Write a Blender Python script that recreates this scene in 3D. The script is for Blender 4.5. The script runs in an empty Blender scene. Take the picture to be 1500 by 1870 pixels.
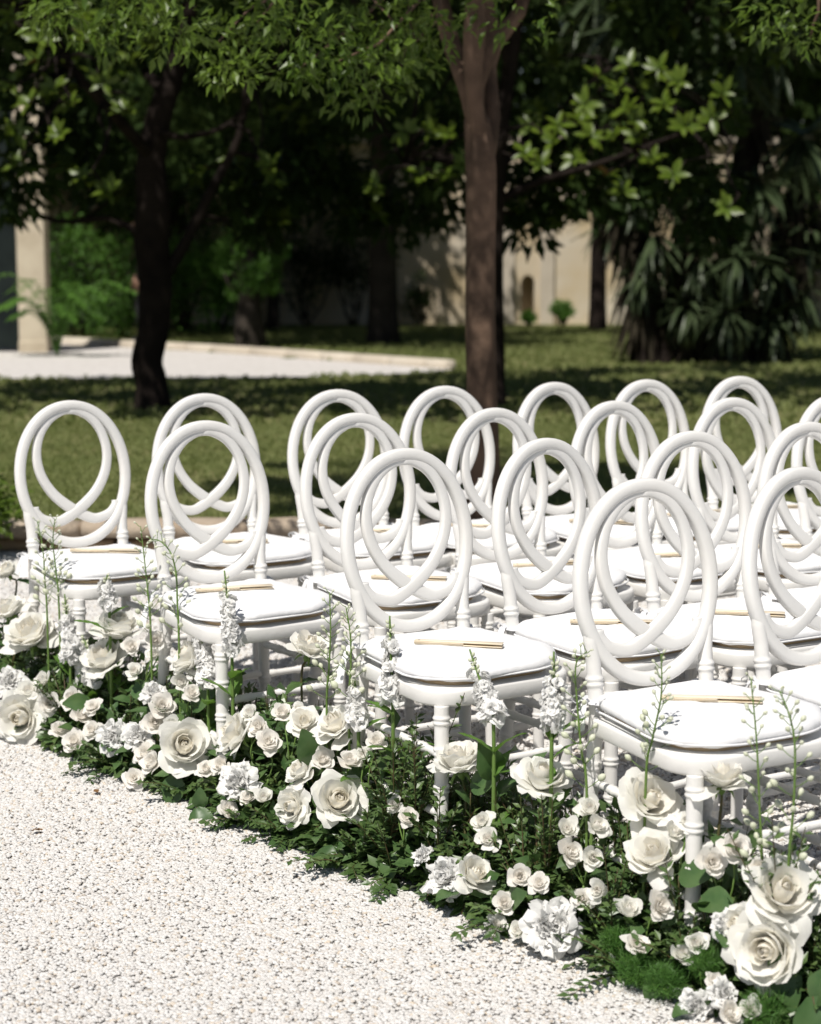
import bpy, math, random
import numpy as np
from mathutils import Vector, Matrix

rng = np.random.default_rng(7)
random.seed(7)
R = math.radians
scene = bpy.context.scene
col = scene.collection

# ------------------------------------------------------------------ camera
F_PX, PITCH, CAM_H = 3600.0, 0.1507, 1.484
cam_d = bpy.data.cameras.new('camera')
cam = bpy.data.objects.new('camera', cam_d)
col.objects.link(cam)
cam.location = (0, 0, CAM_H)
cam.rotation_euler = (math.pi / 2 - PITCH, 0, 0)
cam_d.sensor_fit = 'HORIZONTAL'
cam_d.sensor_width = 36
cam_d.lens = 36 * F_PX / 1500
cam_d.clip_end = 600
cam_d.dof.use_dof = True
cam_d.dof.focus_distance = 4.55
cam_d.dof.aperture_fstop = 5.0
scene.camera = cam

# ------------------------------------------------------------------ light
SUN_EL, SUN_TRAVEL = 57.0, 64.0      # travel direction of the light on the ground, degrees from +X to +Y
w = bpy.data.worlds.new('World')
scene.world = w
w.use_nodes = True
nt = w.node_tree
sky = nt.nodes.new('ShaderNodeTexSky')
sky.sky_type = 'NISHITA'
sky.sun_disc = False
sky.sun_elevation = R(SUN_EL)
sx, sy = -math.cos(R(SUN_TRAVEL)), -math.sin(R(SUN_TRAVEL))     # towards the sun
sky.sun_rotation = math.atan2(sx, sy)
nt.links.new(sky.outputs[0], nt.nodes['Background'].inputs[0])
nt.nodes['Background'].inputs[1].default_value = 0.05
sun_d = bpy.data.lights.new('sun', 'SUN')
sun_d.energy = 5.0
sun_d.angle = R(0.53)
sun_d.color = (1.0, 0.955, 0.89)
sun = bpy.data.objects.new('sun', sun_d)
col.objects.link(sun)
ldir = Vector((math.cos(R(SUN_EL)) * math.cos(R(SUN_TRAVEL)), math.cos(R(SUN_EL)) * math.sin(R(SUN_TRAVEL)), -math.sin(R(SUN_EL))))
sun.rotation_euler = ldir.to_track_quat('-Z', 'Y').to_euler()
sun.location = (-6, -4, 14)
vs = scene.view_settings
vs.view_transform = 'Standard'
vs.look = 'None'
vs.exposure = -0.03
vs.gamma = 1.0
vs.use_curve_mapping = False
try:
    scene.cycles.max_bounces = 8
    scene.cycles.transparent_max_bounces = 8
    scene.cycles.sample_clamp_indirect = 6
    scene.cycles.use_denoising = True
except Exception:
    pass

# ------------------------------------------------------------------ helpers
def ray(u, v):
    c, s = math.cos(PITCH), math.sin(PITCH)
    a, b = (u - 750) / F_PX, (935 - v) / F_PX
    return np.array([a, c + b * s, -s + b * c])

def lawn_z(y):
    return 0.12 - 0.022 * (min(y, 60.0) - 9.0)

def at_depth(u, v, y):
    d = ray(u, v)
    t = y / d[1]
    return np.array([0, 0, CAM_H]) + d * t

def on_lawn(u, v):
    d = ray(u, v)
    # CAM_H + d2 t = .12 - .022 (d1 t - 9)
    t = (0.12 + 0.198 - CAM_H) / (d[2] + 0.022 * d[1])
    return np.array([0, 0, CAM_H]) + d * t

def on_ground(u, v, z=0.0):
    d = ray(u, v)
    t = (z - CAM_H) / d[2]
    return np.array([0, 0, CAM_H]) + d * t

class MB:
    """collects vertices and faces, built as one mesh"""
    def __init__(self):
        self.V, self.F, self.M, self.n = [], [], [], 0
    def add(self, V, F, m=0):
        V = np.asarray(V, float).reshape(-1, 3)
        self.V.append(V)
        n = self.n
        self.F += [tuple(i + n for i in f) for f in F]
        self.M += [m] * len(F)
        self.n += len(V)
        return self
    def mesh(self, name, mats, smooth=True):
        me = bpy.data.meshes.new(name)
        V = np.concatenate(self.V) if self.V else np.zeros((0, 3))
        me.from_pydata(V.tolist(), [], self.F)
        for m in (mats if isinstance(mats, (list, tuple)) else [mats]):
            me.materials.append(m)
        if any(self.M):
            me.polygons.foreach_set('material_index', self.M)
        if smooth:
            me.polygons.foreach_set('use_smooth', [True] * len(self.F))
        me.update()
        return me
    def build(self, name, mats, parent=None, smooth=True):
        return link(name, self.mesh(name, mats, smooth), parent)

def link(name, me, parent=None):
    o = bpy.data.objects.new(name, me)
    col.objects.link(o)
    if parent is not None:
        o.parent = parent
    return o

def tag(o, label, cat, group=None, kind=None):
    o['label'] = label
    o['category'] = cat
    if group:
        o['group'] = group
    if kind:
        o['kind'] = kind
    return o

def thing(name, label, cat, loc=(0, 0, 0), rz=0.0, group=None):
    o = bpy.data.objects.new(name, None)
    o.empty_display_size = 0.1
    col.objects.link(o)
    o.location = loc
    o.rotation_euler = (0, 0, rz)
    return tag(o, label, cat, group)

def copy_tree(o, parent=None):
    c = o.copy()
    col.objects.link(c)
    if parent is not None:
        c.parent = parent
    for ch in list(o.children):
        copy_tree(ch, c)
    return c

def norm(v):
    v = np.asarray(v, float)
    return v / (np.linalg.norm(v, axis=-1, keepdims=True) + 1e-12)

def sweep(path, rad, seg=10, closed=False, normal=None, caps=True, power=2.0):
    """tube along path; rad = scalar, (n,) or (n,2) = (along normal-cross, along normal)"""
    P = np.asarray(path, float)
    n = len(P)
    r = np.asarray(rad, float)
    if r.ndim == 0:
        r = np.full((n, 2), float(r))
    elif r.ndim == 1 and len(r) == n:
        r = np.stack([r, r], 1)
    elif r.ndim == 1:
        r = np.tile(r, (n, 1))
    if closed:
        T = norm(np.roll(P, -1, 0) - np.roll(P, 1, 0))
    else:
        T = norm(np.gradient(P, axis=0))
    N = np.zeros_like(P)
    if normal is not None:
        nn = norm(np.asarray(normal, float))
        N[:] = norm(nn - (T @ nn)[:, None] * T)
    else:
        a = np.array([0, 0, 1.0]) if abs(T[0, 2]) < .9 else np.array([1.0, 0, 0])
        v = norm(a - T[0] * (a @ T[0]))
        for i in range(n):
            v = norm(v - T[i] * (v @ T[i]))
            N[i] = v
    B = np.cross(T, N)
    th = np.linspace(0, 2 * np.pi, seg, endpoint=False)
    cs, sn = np.cos(th), np.sin(th)
    if power != 2.0:
        cs = np.sign(cs) * np.abs(cs) ** (2 / power)
        sn = np.sign(sn) * np.abs(sn) ** (2 / power)
    V = P[:, None, :] + B[:, None, :] * (cs[None, :, None] * r[:, 0][:, None, None]) + N[:, None, :] * (sn[None, :, None] * r[:, 1][:, None, None])
    F = []
    m = n if closed else n - 1
    for i in range(m):
        j = (i + 1) % n
        for k in range(seg):
            l = (k + 1) % seg
            F.append((i * seg + k, i * seg + l, j * seg + l, j * seg + k))
    V = V.reshape(-1, 3)
    if caps and not closed:
        F.append(tuple(range(seg - 1, -1, -1)))
        F.append(tuple((n - 1) * seg + k for k in range(seg)))
    return V, F

def spline(pts, n):
    """Catmull-Rom through pts"""
    P = np.asarray(pts, float)
    P = np.vstack([2 * P[0] - P[1], P, 2 * P[-1] - P[-2]])
    m = len(P) - 3
    out = []
    for t in np.linspace(0, m - 1e-9, n):
        i = int(t)
        f = t - i
        a, b, c, d = P[i], P[i + 1], P[i + 2], P[i + 3]
        out.append(.5 * (2 * b + (c - a) * f + (2 * a - 5 * b + 4 * c - d) * f * f + (3 * b - a - 3 * c + d) * f ** 3))
    return np.array(out)

def box(x0, x1, y0, y1, z0, z1):
    V = [(x, y, z) for z in (z0, z1) for y in (y0, y1) for x in (x0, x1)]
    F = [(0, 2, 3, 1), (4, 5, 7, 6), (0, 1, 5, 4), (2, 6, 7, 3), (0, 4, 6, 2), (1, 3, 7, 5)]
    return np.array(V, float), F

def prism(poly, levels):
    """closed outline poly (n,2); levels = [(z, inset scale)] stacked loops with caps"""
    poly = np.asarray(poly, float)
    n = len(poly)
    c = poly.mean(0)
    ex = poly - c
    ln = np.linalg.norm(ex, axis=1, keepdims=True)
    V = []
    for z, ins in levels:
        p = c + ex * (1 - ins / ln)
        V.append(np.column_stack([p, np.full(n, z)]))
    F = []
    for i in range(len(levels) - 1):
        for k in range(n):
            l = (k + 1) % n
            F.append((i * n + k, i * n + l, (i + 1) * n + l, (i + 1) * n + k))
    F.append(tuple(range(n - 1, -1, -1)))
    F.append(tuple((len(levels) - 1) * n + k for k in range(n)))
    return np.concatenate(V), F

def rand_rot(dirs, ups):
    """rotation matrices whose y axis = dirs and z axis ~ ups"""
    y = norm(dirs)
    x = norm(np.cross(y, ups))
    z = np.cross(x, y)
    return np.stack([x, y, z], -1)

def scatter(LV, LF, pos, rot, size):
    """copies of a template (LV, LF) as one vertex/face set"""
    pos = np.asarray(pos)
    n = len(pos)
    LV = np.asarray(LV, float)
    V = np.einsum('nij,kj->nki', rot, LV) * np.asarray(size).reshape(-1, 1, 1) + pos[:, None, :]
    k = len(LV)
    F = []
    for f in LF:
        f = np.asarray(f)
        F.append(f[None, :] + (np.arange(n) * k)[:, None])
    faces = []
    for a in F:
        faces += [tuple(x) for x in a.tolist()]
    return V.reshape(-1, 3), faces

# ------------------------------------------------------------------ materials
def mat(name, base, rough=.6, var=None, scale=8.0, bump=0.0, bscale=40.0, spec=.5, trans=0.0, tcol=None, rand=0.0, coords='Object', detail=4.0, stops=(.35, .65)):
    m = bpy.data.materials.new(name)
    m.use_nodes = True
    n = m.node_tree
    L = n.links
    bs = n.nodes['Principled BSDF']
    out = n.nodes['Material Output']
    bs.inputs['Roughness'].default_value = rough
    bs.inputs['Specular IOR Level'].default_value = spec
    csock = None
    tc = n.nodes.new('ShaderNodeTexCoord')
    if var is not None:
        no = n.nodes.new('ShaderNodeTexNoise')
        no.inputs['Scale'].default_value = scale
        no.inputs['Detail'].default_value = detail
        L.new(tc.outputs[coords], no.inputs['Vector'])
        rp = n.nodes.new('ShaderNodeValToRGB')
        rp.color_ramp.elements[0].position = stops[0]
        rp.color_ramp.elements[1].position = stops[1]
        rp.color_ramp.elements[0].color = (*base, 1)
        rp.color_ramp.elements[1].color = (*var, 1)
        L.new(no.outputs['Fac'], rp.inputs['Fac'])
        csock = rp.outputs['Color']
    if rand:
        oi = n.nodes.new('ShaderNodeObjectInfo')
        hs = n.nodes.new('ShaderNodeHueSaturation')
        mr = n.nodes.new('ShaderNodeMapRange')
        mr.inputs['To Min'].default_value = 1 - rand
        mr.inputs['To Max'].default_value = 1 + rand * .6
        L.new(oi.outputs['Random'], mr.inputs['Value'])
        L.new(mr.outputs[0], hs.inputs['Value'])
        if csock:
            L.new(csock, hs.inputs['Color'])
        else:
            hs.inputs['Color'].default_value = (*base, 1)
        csock = hs.outputs['Color']
    if csock:
        L.new(csock, bs.inputs['Base Color'])
    else:
        bs.inputs['Base Color'].default_value = (*base, 1)
    if bump:
        nb = n.nodes.new('ShaderNodeTexNoise')
        nb.inputs['Scale'].default_value = bscale
        nb.inputs['Detail'].default_value = 5
        L.new(tc.outputs[coords], nb.inputs['Vector'])
        bp = n.nodes.new('ShaderNodeBump')
        bp.inputs['Strength'].default_value = bump
        bp.inputs['Distance'].default_value = .02
        L.new(nb.outputs['Fac'], bp.inputs['Height'])
        L.new(bp.outputs[0], bs.inputs['Normal'])
    if trans:
        tr = n.nodes.new('ShaderNodeBsdfTranslucent')
        if csock and tcol is None:
            L.new(csock, tr.inputs['Color'])
        else:
            tr.inputs['Color'].default_value = (*(tcol or base), 1)
        mx = n.nodes.new('ShaderNodeMixShader')
        mx.inputs[0].default_value = trans
        L.new(bs.outputs[0], mx.inputs[1])
        L.new(tr.outputs[0], mx.inputs[2])
        L.new(mx.outputs[0], out.inputs['Surface'])
    return m

M = {}
M['paint'] = mat('white_paint', (.80, .79, .765), .34, (.755, .74, .71), 9, bump=.03, bscale=60)
M['cushion'] = mat('white_cotton', (.77, .77, .775), .85, bump=.28, bscale=16, spec=.15)
M['ribbon'] = mat('white_satin', (.84, .84, .85), .45, spec=.4, trans=.15)
M['tan'] = mat('tan_underside', (.62, .43, .24), .7, (.70, .51, .31), 12)
M['wood'] = mat('pale_fan_wood', (.80, .68, .50), .55, (.84, .74, .58), 30)
M['paper'] = mat('fan_paper', (.80, .78, .74), .8, trans=.15)
M['metal'] = mat('rivet_metal', (.35, .3, .22), .4)
M['gravel'] = mat('gravel_bed', (.56, .54, .515), .95, (.70, .68, .655), 130, bump=.9, bscale=120, spec=.2, stops=(.3, .6))
M['lawn'] = mat('lawn_soil', (.12, .145, .045), .95, (.205, .195, .09), 1.3, bump=.5, bscale=60, spec=.1)
M['path'] = mat('far_gravel', (.55, .52, .49), .95, (.66, .63, .60), 14, bump=.5, bscale=40, spec=.15)
M['kerb'] = mat('kerb_stone', (.46, .385, .30), .9, (.28, .21, .15), 3.5, bump=.5, bscale=30, spec=.2)
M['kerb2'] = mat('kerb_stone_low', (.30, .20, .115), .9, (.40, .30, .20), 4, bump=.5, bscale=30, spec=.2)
M['plaster'] = mat('old_plaster', (.52, .41, .25), .92, (.60, .54, .45), .9, bump=.25, bscale=9, spec=.15, detail=8)
M['plaster_pale'] = mat('pale_plaster', (.58, .52, .43), .92, (.47, .41, .33), 1.6, bump=.3, bscale=9, spec=.15, detail=8)
M['ochre'] = mat('ochre_plaster', (.58, .51, .39), .9, (.46, .39, .29), 2.5, bump=.15, bscale=14, spec=.15)
M['dark_gate'] = mat('dark_green_paint', (.010, .014, .014), .8, (.016, .022, .021), 3, spec=.08)
M['bark'] = mat('smooth_bark', (.175, .115, .080), .9, (.08, .055, .04), 5, bump=.5, bscale=18, spec=.06)
M['bark_pale'] = mat('peeling_bark', (.34, .24, .17), .85, (.22, .15, .10), 9, bump=.3, bscale=20, spec=.2)
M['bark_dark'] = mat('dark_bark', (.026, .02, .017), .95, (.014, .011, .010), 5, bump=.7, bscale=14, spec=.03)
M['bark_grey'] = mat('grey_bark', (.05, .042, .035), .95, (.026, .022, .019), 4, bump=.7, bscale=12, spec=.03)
M['leaf_small'] = mat('small_leaf', (.045, .085, .010), .40, (.095, .145, .02), 3.0, trans=.20, tcol=(.16, .26, .02), spec=.3)
M['leaf_mag'] = mat('glossy_leaf', (.05, .092, .008), .36, (.10, .14, .014), 2.5, trans=.14, tcol=(.13, .22, .02), spec=.3)
M['leaf_under'] = mat('rust_underside', (.20, .095, .030), .75, (.13, .075, .025), 3)
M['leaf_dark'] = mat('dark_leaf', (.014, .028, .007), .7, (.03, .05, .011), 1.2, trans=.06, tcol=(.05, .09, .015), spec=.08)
M['leaf_bush'] = mat('bright_leaf', (.065, .15, .025), .5, (.10, .21, .035), 1.5, trans=.3, tcol=(.13, .28, .03), spec=.3)
M['leaf_sword'] = mat('sword_leaf', (.032, .05, .02), .42, (.07, .095, .045), 2.0, trans=.08, spec=.3)
M['leaf_dead'] = mat('dry_leaf', (.045, .038, .026), .9, (.025, .021, .015), 3, spec=.05)
M['grass'] = mat('grass_blade', (.155, .205, .055), .6, (.25, .245, .11), .8, trans=.35, tcol=(.21, .29, .065), spec=.25, coords='Object')
M['petal'] = mat('rose_petal', (.94, .93, .885), .55, trans=.42, tcol=(.955, .945, .89), spec=.2)
M['petal_in'] = mat('rose_petal_cream', (.945, .915, .84), .55, trans=.42, tcol=(.965, .93, .84), spec=.2)
M['petal_blush'] = mat('spray_petal', (.94, .915, .87), .55, trans=.42, tcol=(.955, .925, .87), spec=.2)
M['petal_white'] = mat('pure_petal', (.935, .93, .915), .55, trans=.40, tcol=(.94, .935, .91), spec=.2)
M['bud'] = mat('green_white_bud', (.62, .66, .47), .5, (.74, .75, .62), 60, trans=.2, spec=.3)
M['stem'] = mat('fresh_stem', (.12, .20, .045), .5, spec=.35)
M['stem_dark'] = mat('dark_stem', (.055, .085, .022), .5, (.10, .06, .03), 20, spec=.35)
M['lentisk'] = mat('lentisk_leaf', (.050, .098, .028), .36, (.115, .175, .055), 14, trans=.2, tcol=(.08, .16, .03), spec=.5)
M['ivy'] = mat('broad_leaf', (.050, .108, .034), .38, (.10, .165, .056), 18, trans=.15, tcol=(.08, .17, .03), spec=.5)
M['lush'] = mat('lush_leaf', (.085, .18, .03), .42, (.13, .24, .05), 14, trans=.3, tcol=(.17, .33, .04), spec=.45)
M['fern'] = mat('asparagus_fern', (.055, .15, .022), .6, (.09, .20, .035), 20, trans=.3, tcol=(.1, .26, .03))
M['skin'] = mat('skin', (.52, .30, .21), .55)
M['black_cloth'] = mat('black_cloth', (.014, .014, .017), .9)
M['hair'] = mat('dark_hair', (.02, .014, .01), .6)

# per-instance coloured pebble
def pebble_mat():
    m = bpy.data.materials.new('pebble')
    m.use_nodes = True
    n = m.node_tree
    bs = n.nodes['Principled BSDF']
    bs.inputs['Roughness'].default_value = .85
    bs.inputs['Specular IOR Level'].default_value = .25
    oi = n.nodes.new('ShaderNodeObjectInfo')
    rp = n.nodes.new('ShaderNodeValToRGB')
    cr = rp.color_ramp
    cr.interpolation = 'LINEAR'
    data = [(0, (.69, .675, .655)), (.32, (.75, .735, .715)), (.56, (.64, .62, .595)), (.74, (.70, .67, .63)), (.88, (.60, .575, .55)), (.955, (.64, .55, .44)), (.985, (.42, .38, .34)), (1, (.73, .715, .69))]
    while len(cr.elements) < len(data):
        cr.elements.new(.5)
    for e, (p, c) in zip(cr.elements, data):
        e.position = p
        e.color = (*c, 1)
    n.links.new(oi.outputs['Random'], rp.inputs['Fac'])
    tc = n.nodes.new('ShaderNodeTexCoord')
    no = n.nodes.new('ShaderNodeTexNoise')
    no.inputs['Scale'].default_value = 180
    n.links.new(tc.outputs['Object'], no.inputs['Vector'])
    bp = n.nodes.new('ShaderNodeBump')
    bp.inputs['Strength'].default_value = .35
    bp.inputs['Distance'].default_value = .003
    n.links.new(no.outputs['Fac'], bp.inputs['Height'])
    n.links.new(bp.outputs[0], bs.inputs['Normal'])
    n.links.new(rp.outputs[0], bs.inputs['Base Color'])
    return m
M['pebble'] = pebble_mat()

# ------------------------------------------------------------------ ground
def grid_sheet(name, xs, ys, zf, m):
    xs, ys = np.asarray(xs, float), np.asarray(ys, float)
    V = [(x, y, zf(x, y)) for y in ys for x in xs]
    nx = len(xs)
    F = [(j * nx + i, j * nx + i + 1, (j + 1) * nx + i + 1, (j + 1) * nx + i) for j in range(len(ys) - 1) for i in range(nx - 1)]
    o = MB().add(V, F).build(name, m)
    o['kind'] = 'structure'
    return o

KERB_Y = 8.63
grid_sheet('gravel_ground', [-60, -6, -3, 0, 3, 6, 60], [-60, 0, 3, 6, KERB_Y + .1], lambda x, y: 0.0, M['gravel'])
grid_sheet('lawn', [-250, -40, -12, -6, 0, 6, 12, 40, 250], [KERB_Y + .08, 12, 16, 20, 25, 30, 40, 60, 300], lambda x, y: lawn_z(y), M['lawn'])

# far gravel path laid over the lawn
pA = [on_lawn(-900, 693), on_lawn(0, 693), on_lawn(420, 692), on_lawn(640, 688), on_lawn(800, 681), on_lawn(824, 676)]
pB = [on_lawn(-900, 585 + 34), on_lawn(0, 622), on_lawn(112, 629), on_lawn(400, 645), on_lawn(640, 662), on_lawn(824, 675)]
V, F = [], []
for a, b in zip(pA, pB):
    V += [(a[0], a[1], lawn_z(a[1]) + .012), (b[0], b[1], lawn_z(b[1]) + .012)]
for i in range(len(pA) - 1):
    F.append((2 * i, 2 * i + 2, 2 * i + 3, 2 * i + 1))
o = MB().add(V, F).build('gravel_path', M['path'])
o['kind'] = 'structure'
path_poly = np.array([p[:2] for p in pA] + [p[:2] for p in reversed(pB)])

def in_poly(x, y, P):
    c = False
    j = len(P) - 1
    for i in range(len(P)):
        if (P[i][1] > y) != (P[j][1] > y) and x < (P[j][0] - P[i][0]) * (y - P[i][1]) / (P[j][1] - P[i][1]) + P[i][0]:
            c = not c
        j = i
    return c

# kerb along the far side of that path, one stone after the other
kr = thing('path_kerb', 'low pale stone kerb along far side of distant gravel path', 'kerb', (0, 0, 0))
far = [p for p in pB[1:]]
kp = spline(far, 60)
seglen = np.r_[0, np.cumsum(np.linalg.norm(np.diff(kp, axis=0), axis=1))]
s0 = 0.0
while s0 < seglen[-1] - .2:
    ln = rng.uniform(.55, .85)
    a = np.array([np.interp(s0, seglen, kp[:, i]) for i in range(3)])
    b = np.array([np.interp(min(s0 + ln - .02, seglen[-1]), seglen, kp[:, i]) for i in range(3)])
    for q in (a, b):
        q[2] = lawn_z(q[1]) + .03
    d = norm(b - a)
    pts = np.array([a, a + d * .02, b - d * .02, b])
    V, F = sweep(pts, np.array([[.07, .06], [.085, .075], [.085, .075], [.07, .06]]), 10, normal=(0, 0, 1), power=3)
    MB().add(V, F).build('kerb_stone', M['plaster_pale'], kr)
    s0 += ln

# stone kerb between the chairs' gravel and the lawn: two courses
kb = thing('lawn_kerb', 'two-course rounded beige stone kerb between chair gravel and lawn', 'kerb', (0, 0, 0))
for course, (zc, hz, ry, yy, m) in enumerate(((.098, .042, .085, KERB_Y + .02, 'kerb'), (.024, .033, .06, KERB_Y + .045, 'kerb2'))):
    x = -5.2 - .3 * course
    while x < 5.2:
        ln = rng.uniform(.75, 1.15)
        jit = rng.normal(0, .006, 3)
        n = 9
        xs = np.linspace(x + .006, x + ln - .006, n)
        pts = np.column_stack([xs, np.full(n, yy + jit[0]) + rng.normal(0, .003, n), np.full(n, zc + jit[1] * .5) + rng.normal(0, .002, n)])
        rr = np.column_stack([np.full(n, ry), np.full(n, hz)]) * rng.uniform(.94, 1.04, (n, 1))
        rr[0] *= .86
        rr[-1] *= .86
        V, F = sweep(pts, rr, 14, normal=(0, 0, 1), power=2.8)
        MB().add(V, F).build('kerb_stone', M[m], kb)
        x += ln

# ------------------------------------------------------------------ geometry-node scatter (gravel pebbles, grass)
def scatter_nodes(name, base, templates, density, smin, smax, tilt, seed=1):
    ng = bpy.data.node_groups.new(name, 'GeometryNodeTree')
    ng.interface.new_socket('Geometry', in_out='INPUT', socket_type='NodeSocketGeometry')
    ng.interface.new_socket('Geometry', in_out='OUTPUT', socket_type='NodeSocketGeometry')
    gi = ng.nodes.new('NodeGroupInput')
    go = ng.nodes.new('NodeGroupOutput')
    jn = ng.nodes.new('GeometryNodeJoinGeometry')
    for i, t in enumerate(templates):
        dp = ng.nodes.new('GeometryNodeDistributePointsOnFaces')
        dp.inputs['Density'].default_value = density / len(templates)
        dp.inputs['Seed'].default_value = seed + i
        oi = ng.nodes.new('GeometryNodeObjectInfo')
        oi.inputs['Object'].default_value = t
        ip = ng.nodes.new('GeometryNodeInstanceOnPoints')
        rv = ng.nodes.new('FunctionNodeRandomValue')
        rv.data_type = 'FLOAT_VECTOR'
        rv.inputs['Min'].default_value = (-tilt, -tilt, 0)
        rv.inputs['Max'].default_value = (tilt, tilt, 6.283)
        rv.inputs['Seed'].default_value = seed + 10 + i
        rs = ng.nodes.new('FunctionNodeRandomValue')
        rs.data_type = 'FLOAT'
        rs.inputs[2].default_value = smin
        rs.inputs[3].default_value = smax
        rs.inputs['Seed'].default_value = seed + 20 + i
        ng.links.new(gi.outputs[0], dp.inputs['Mesh'])
        ng.links.new(dp.outputs['Points'], ip.inputs['Points'])
        ng.links.new(oi.outputs['Geometry'], ip.inputs['Instance'])
        ng.links.new(rv.outputs['Value'], ip.inputs['Rotation'])
        ng.links.new(rs.outputs[1], ip.inputs['Scale'])
        ng.links.new(ip.outputs[0], jn.inputs[0])
    ng.links.new(jn.outputs[0], go.inputs[0])
    md = base.modifiers.new('scatter', 'NODES')
    md.node_group = ng

import bmesh
def pebble_template(k):
    bm = bmesh.new()
    bmesh.ops.create_icosphere(bm, subdivisions=2 if k < 2 else 1, radius=1)
    g = np.random.default_rng(100 + k)
    ax = np.array([1.0, g.uniform(.62, .95), g.uniform(.42, .7)])
    planes = [(norm(g.normal(size=3)), g.uniform(.62, .9)) for _ in range(5)]
    for v in bm.verts:
        p = np.array(v.co)
        for nn, dd in planes:
            e = p @ nn - dd
            if e > 0:
                p = p - nn * e * .85
        v.co = Vector((p * ax).tolist())
    me = bpy.data.meshes.new('pebble')
    bm.to_mesh(me)
    bm.free()
    me.materials.append(M['pebble'])
    me.polygons.foreach_set('use_smooth', [True] * len(me.polygons))
    return bpy.data.objects.new('pebble', me)
peb = [pebble_template(k) for k in range(5)]

def patch(name, poly, z, m, label, cat):
    V = [(p[0], p[1], z) for p in poly]
    o = MB().add(V, [tuple(range(len(V)))]).build(name, m)
    return tag(o, label, cat, kind='stuff')

near_poly = [(-1.75, 5.9), (-1.75, 3.2), (-.2, 3.05), (1.35, 3.05), (1.35, 3.75), (.1, 4.75), (-.9, 5.9)]
o = patch('gravel', near_poly, .004, M['gravel'], 'loose pale limestone gravel on the open aisle before the flowers', 'gravel')
scatter_nodes('gravel_near', o, peb, 32000, .0032, .0072, .38, 1)
far_poly = [(-.9, 5.9), (.1, 4.75), (1.35, 3.75), (2.0, 3.75), (3.2, 8.55), (-2.4, 8.55), (-2.4, 5.9)]
o = patch('gravel', far_poly, .004, M['gravel'], 'loose pale limestone gravel under the rows of white chairs', 'gravel')
scatter_nodes('gravel_far', o, peb, 11000, .0050, .0095, .6, 40)

# grass
def grass_template(k, n, h, wd):
    g = np.random.default_rng(300 + k)
    mb = MB()
    for _ in range(n):
        b = np.r_[g.normal(0, .018, 2), 0]
        a = g.uniform(0, 6.28)
        d = np.array([math.cos(a), math.sin(a), 0])
        s = np.array([-d[1], d[0], 0])
        hh = h * g.uniform(.5, 1.15)
        lean = g.uniform(.1, .9) * hh
        p1 = b + d * lean * .35 + np.array([0, 0, hh * .6])
        p2 = b + d * lean + np.array([0, 0, hh])
        mb.add([b - s * wd, b + s * wd, p1 + s * wd * .8, p1 - s * wd * .8, p2], [(0, 1, 2, 3), (3, 2, 4)])
    return bpy.data.objects.new('grass_tuft', mb.mesh('grass_tuft', M['grass']))
def grass_zone(xr, yr, cell, label, tmpl, dens, smin, smax, seed):
    V, F = [], []
    for y in np.arange(yr[0], yr[1], cell):
        for x in np.arange(xr[0], xr[1], cell):
            if in_poly(x + cell / 2, y + cell / 2, path_poly):
                continue
            n = len(V)
            V += [(x, y, lawn_z(y) + .002), (x + cell, y, lawn_z(y) + .002), (x + cell, y + cell, lawn_z(y + cell) + .002), (x, y + cell, lawn_z(y + cell) + .002)]
            F.append((n, n + 1, n + 2, n + 3))
    o = MB().add(V, F).build('grass', M['lawn'])
    tag(o, label, 'grass', kind='stuff')
    scatter_nodes('grass_' + str(seed), o, tmpl, dens, smin, smax, .2, seed)
gt = [grass_template(0, 9, .028, .0022), grass_template(1, 8, .022, .0024)]
grass_zone((-3.4, 3.9), (8.74, 13.5), .25, 'short mown grass of the lawn just beyond the stone kerb', gt, 520, .7, 1.3, 60)
gt2 = [grass_template(2, 10, .038, .006), grass_template(3, 9, .03, .006)]
grass_zone((-8.5, 9), (13.5, 33), .5, 'short mown grass further back among the tree trunks', gt2, 75, .8, 1.5, 70)

# ------------------------------------------------------------------ far wall, pillar, gate
WY = 34.5
def px(u, y):                      # metres across at depth y
    return (u - 750) / F_PX * y
wall = thing('garden_wall', 'tall old ochre plaster wall with small arched niche at garden end', 'wall', (2.0, WY, lawn_z(WY)))
bz = lawn_z(WY) - .3 - lawn_z(WY)
nx0, nx1, nz0, nz1 = px(951, WY) - 2, px(975, WY) - 2, .10, .72
mb = MB()
wx0, wx1, wh = -14.0, 14.0, 3.1
rad = (nx1 - nx0) / 2
arc = [(nx0 + rad - rad * math.cos(t), nz1 + rad * 1.2 * math.sin(t)) for t in np.linspace(0, math.pi, 13)]
outl = [(nx0, nz0)] + arc + [(nx1, nz0)]
V = [(wx0, 0, bz), (nx0, 0, bz), (nx1, 0, bz), (wx1, 0, bz), (wx0, 0, wh), (wx1, 0, wh)]
mb.add([(wx0, 0, bz), (nx0, 0, bz), (nx0, 0, wh), (wx0, 0, wh)], [(0, 1, 2, 3)])
mb.add([(nx1, 0, bz), (wx1, 0, bz), (wx1, 0, wh), (nx1, 0, wh)], [(0, 1, 2, 3)])
mb.add([(nx0, 0, bz), (nx1, 0, bz), (nx1, 0, nz0), (nx0, 0, nz0)], [(0, 1, 2, 3)])
top = [(x, 0, z) for x, z in arc] + [(nx1, 0, wh), (nx0, 0, wh)]
mb.add(top, [tuple(range(len(top)))])
n = len(outl)
mb.add([(x, 0, z) for x, z in outl] + [(x, .45, z) for x, z in outl], [(i, (i + 1) % n, n + (i + 1) % n, n + i) for i in range(n)] + [tuple(range(n, 2 * n))])
mb.add(*box(wx0, wx1, .5, .6, bz, wh))
mb.build('wall_face', M['plaster'], wall, smooth=False)
V, F = box(px(908, WY) - 2, nx0 - .12, -.05, .02, bz, 1.9)
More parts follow.
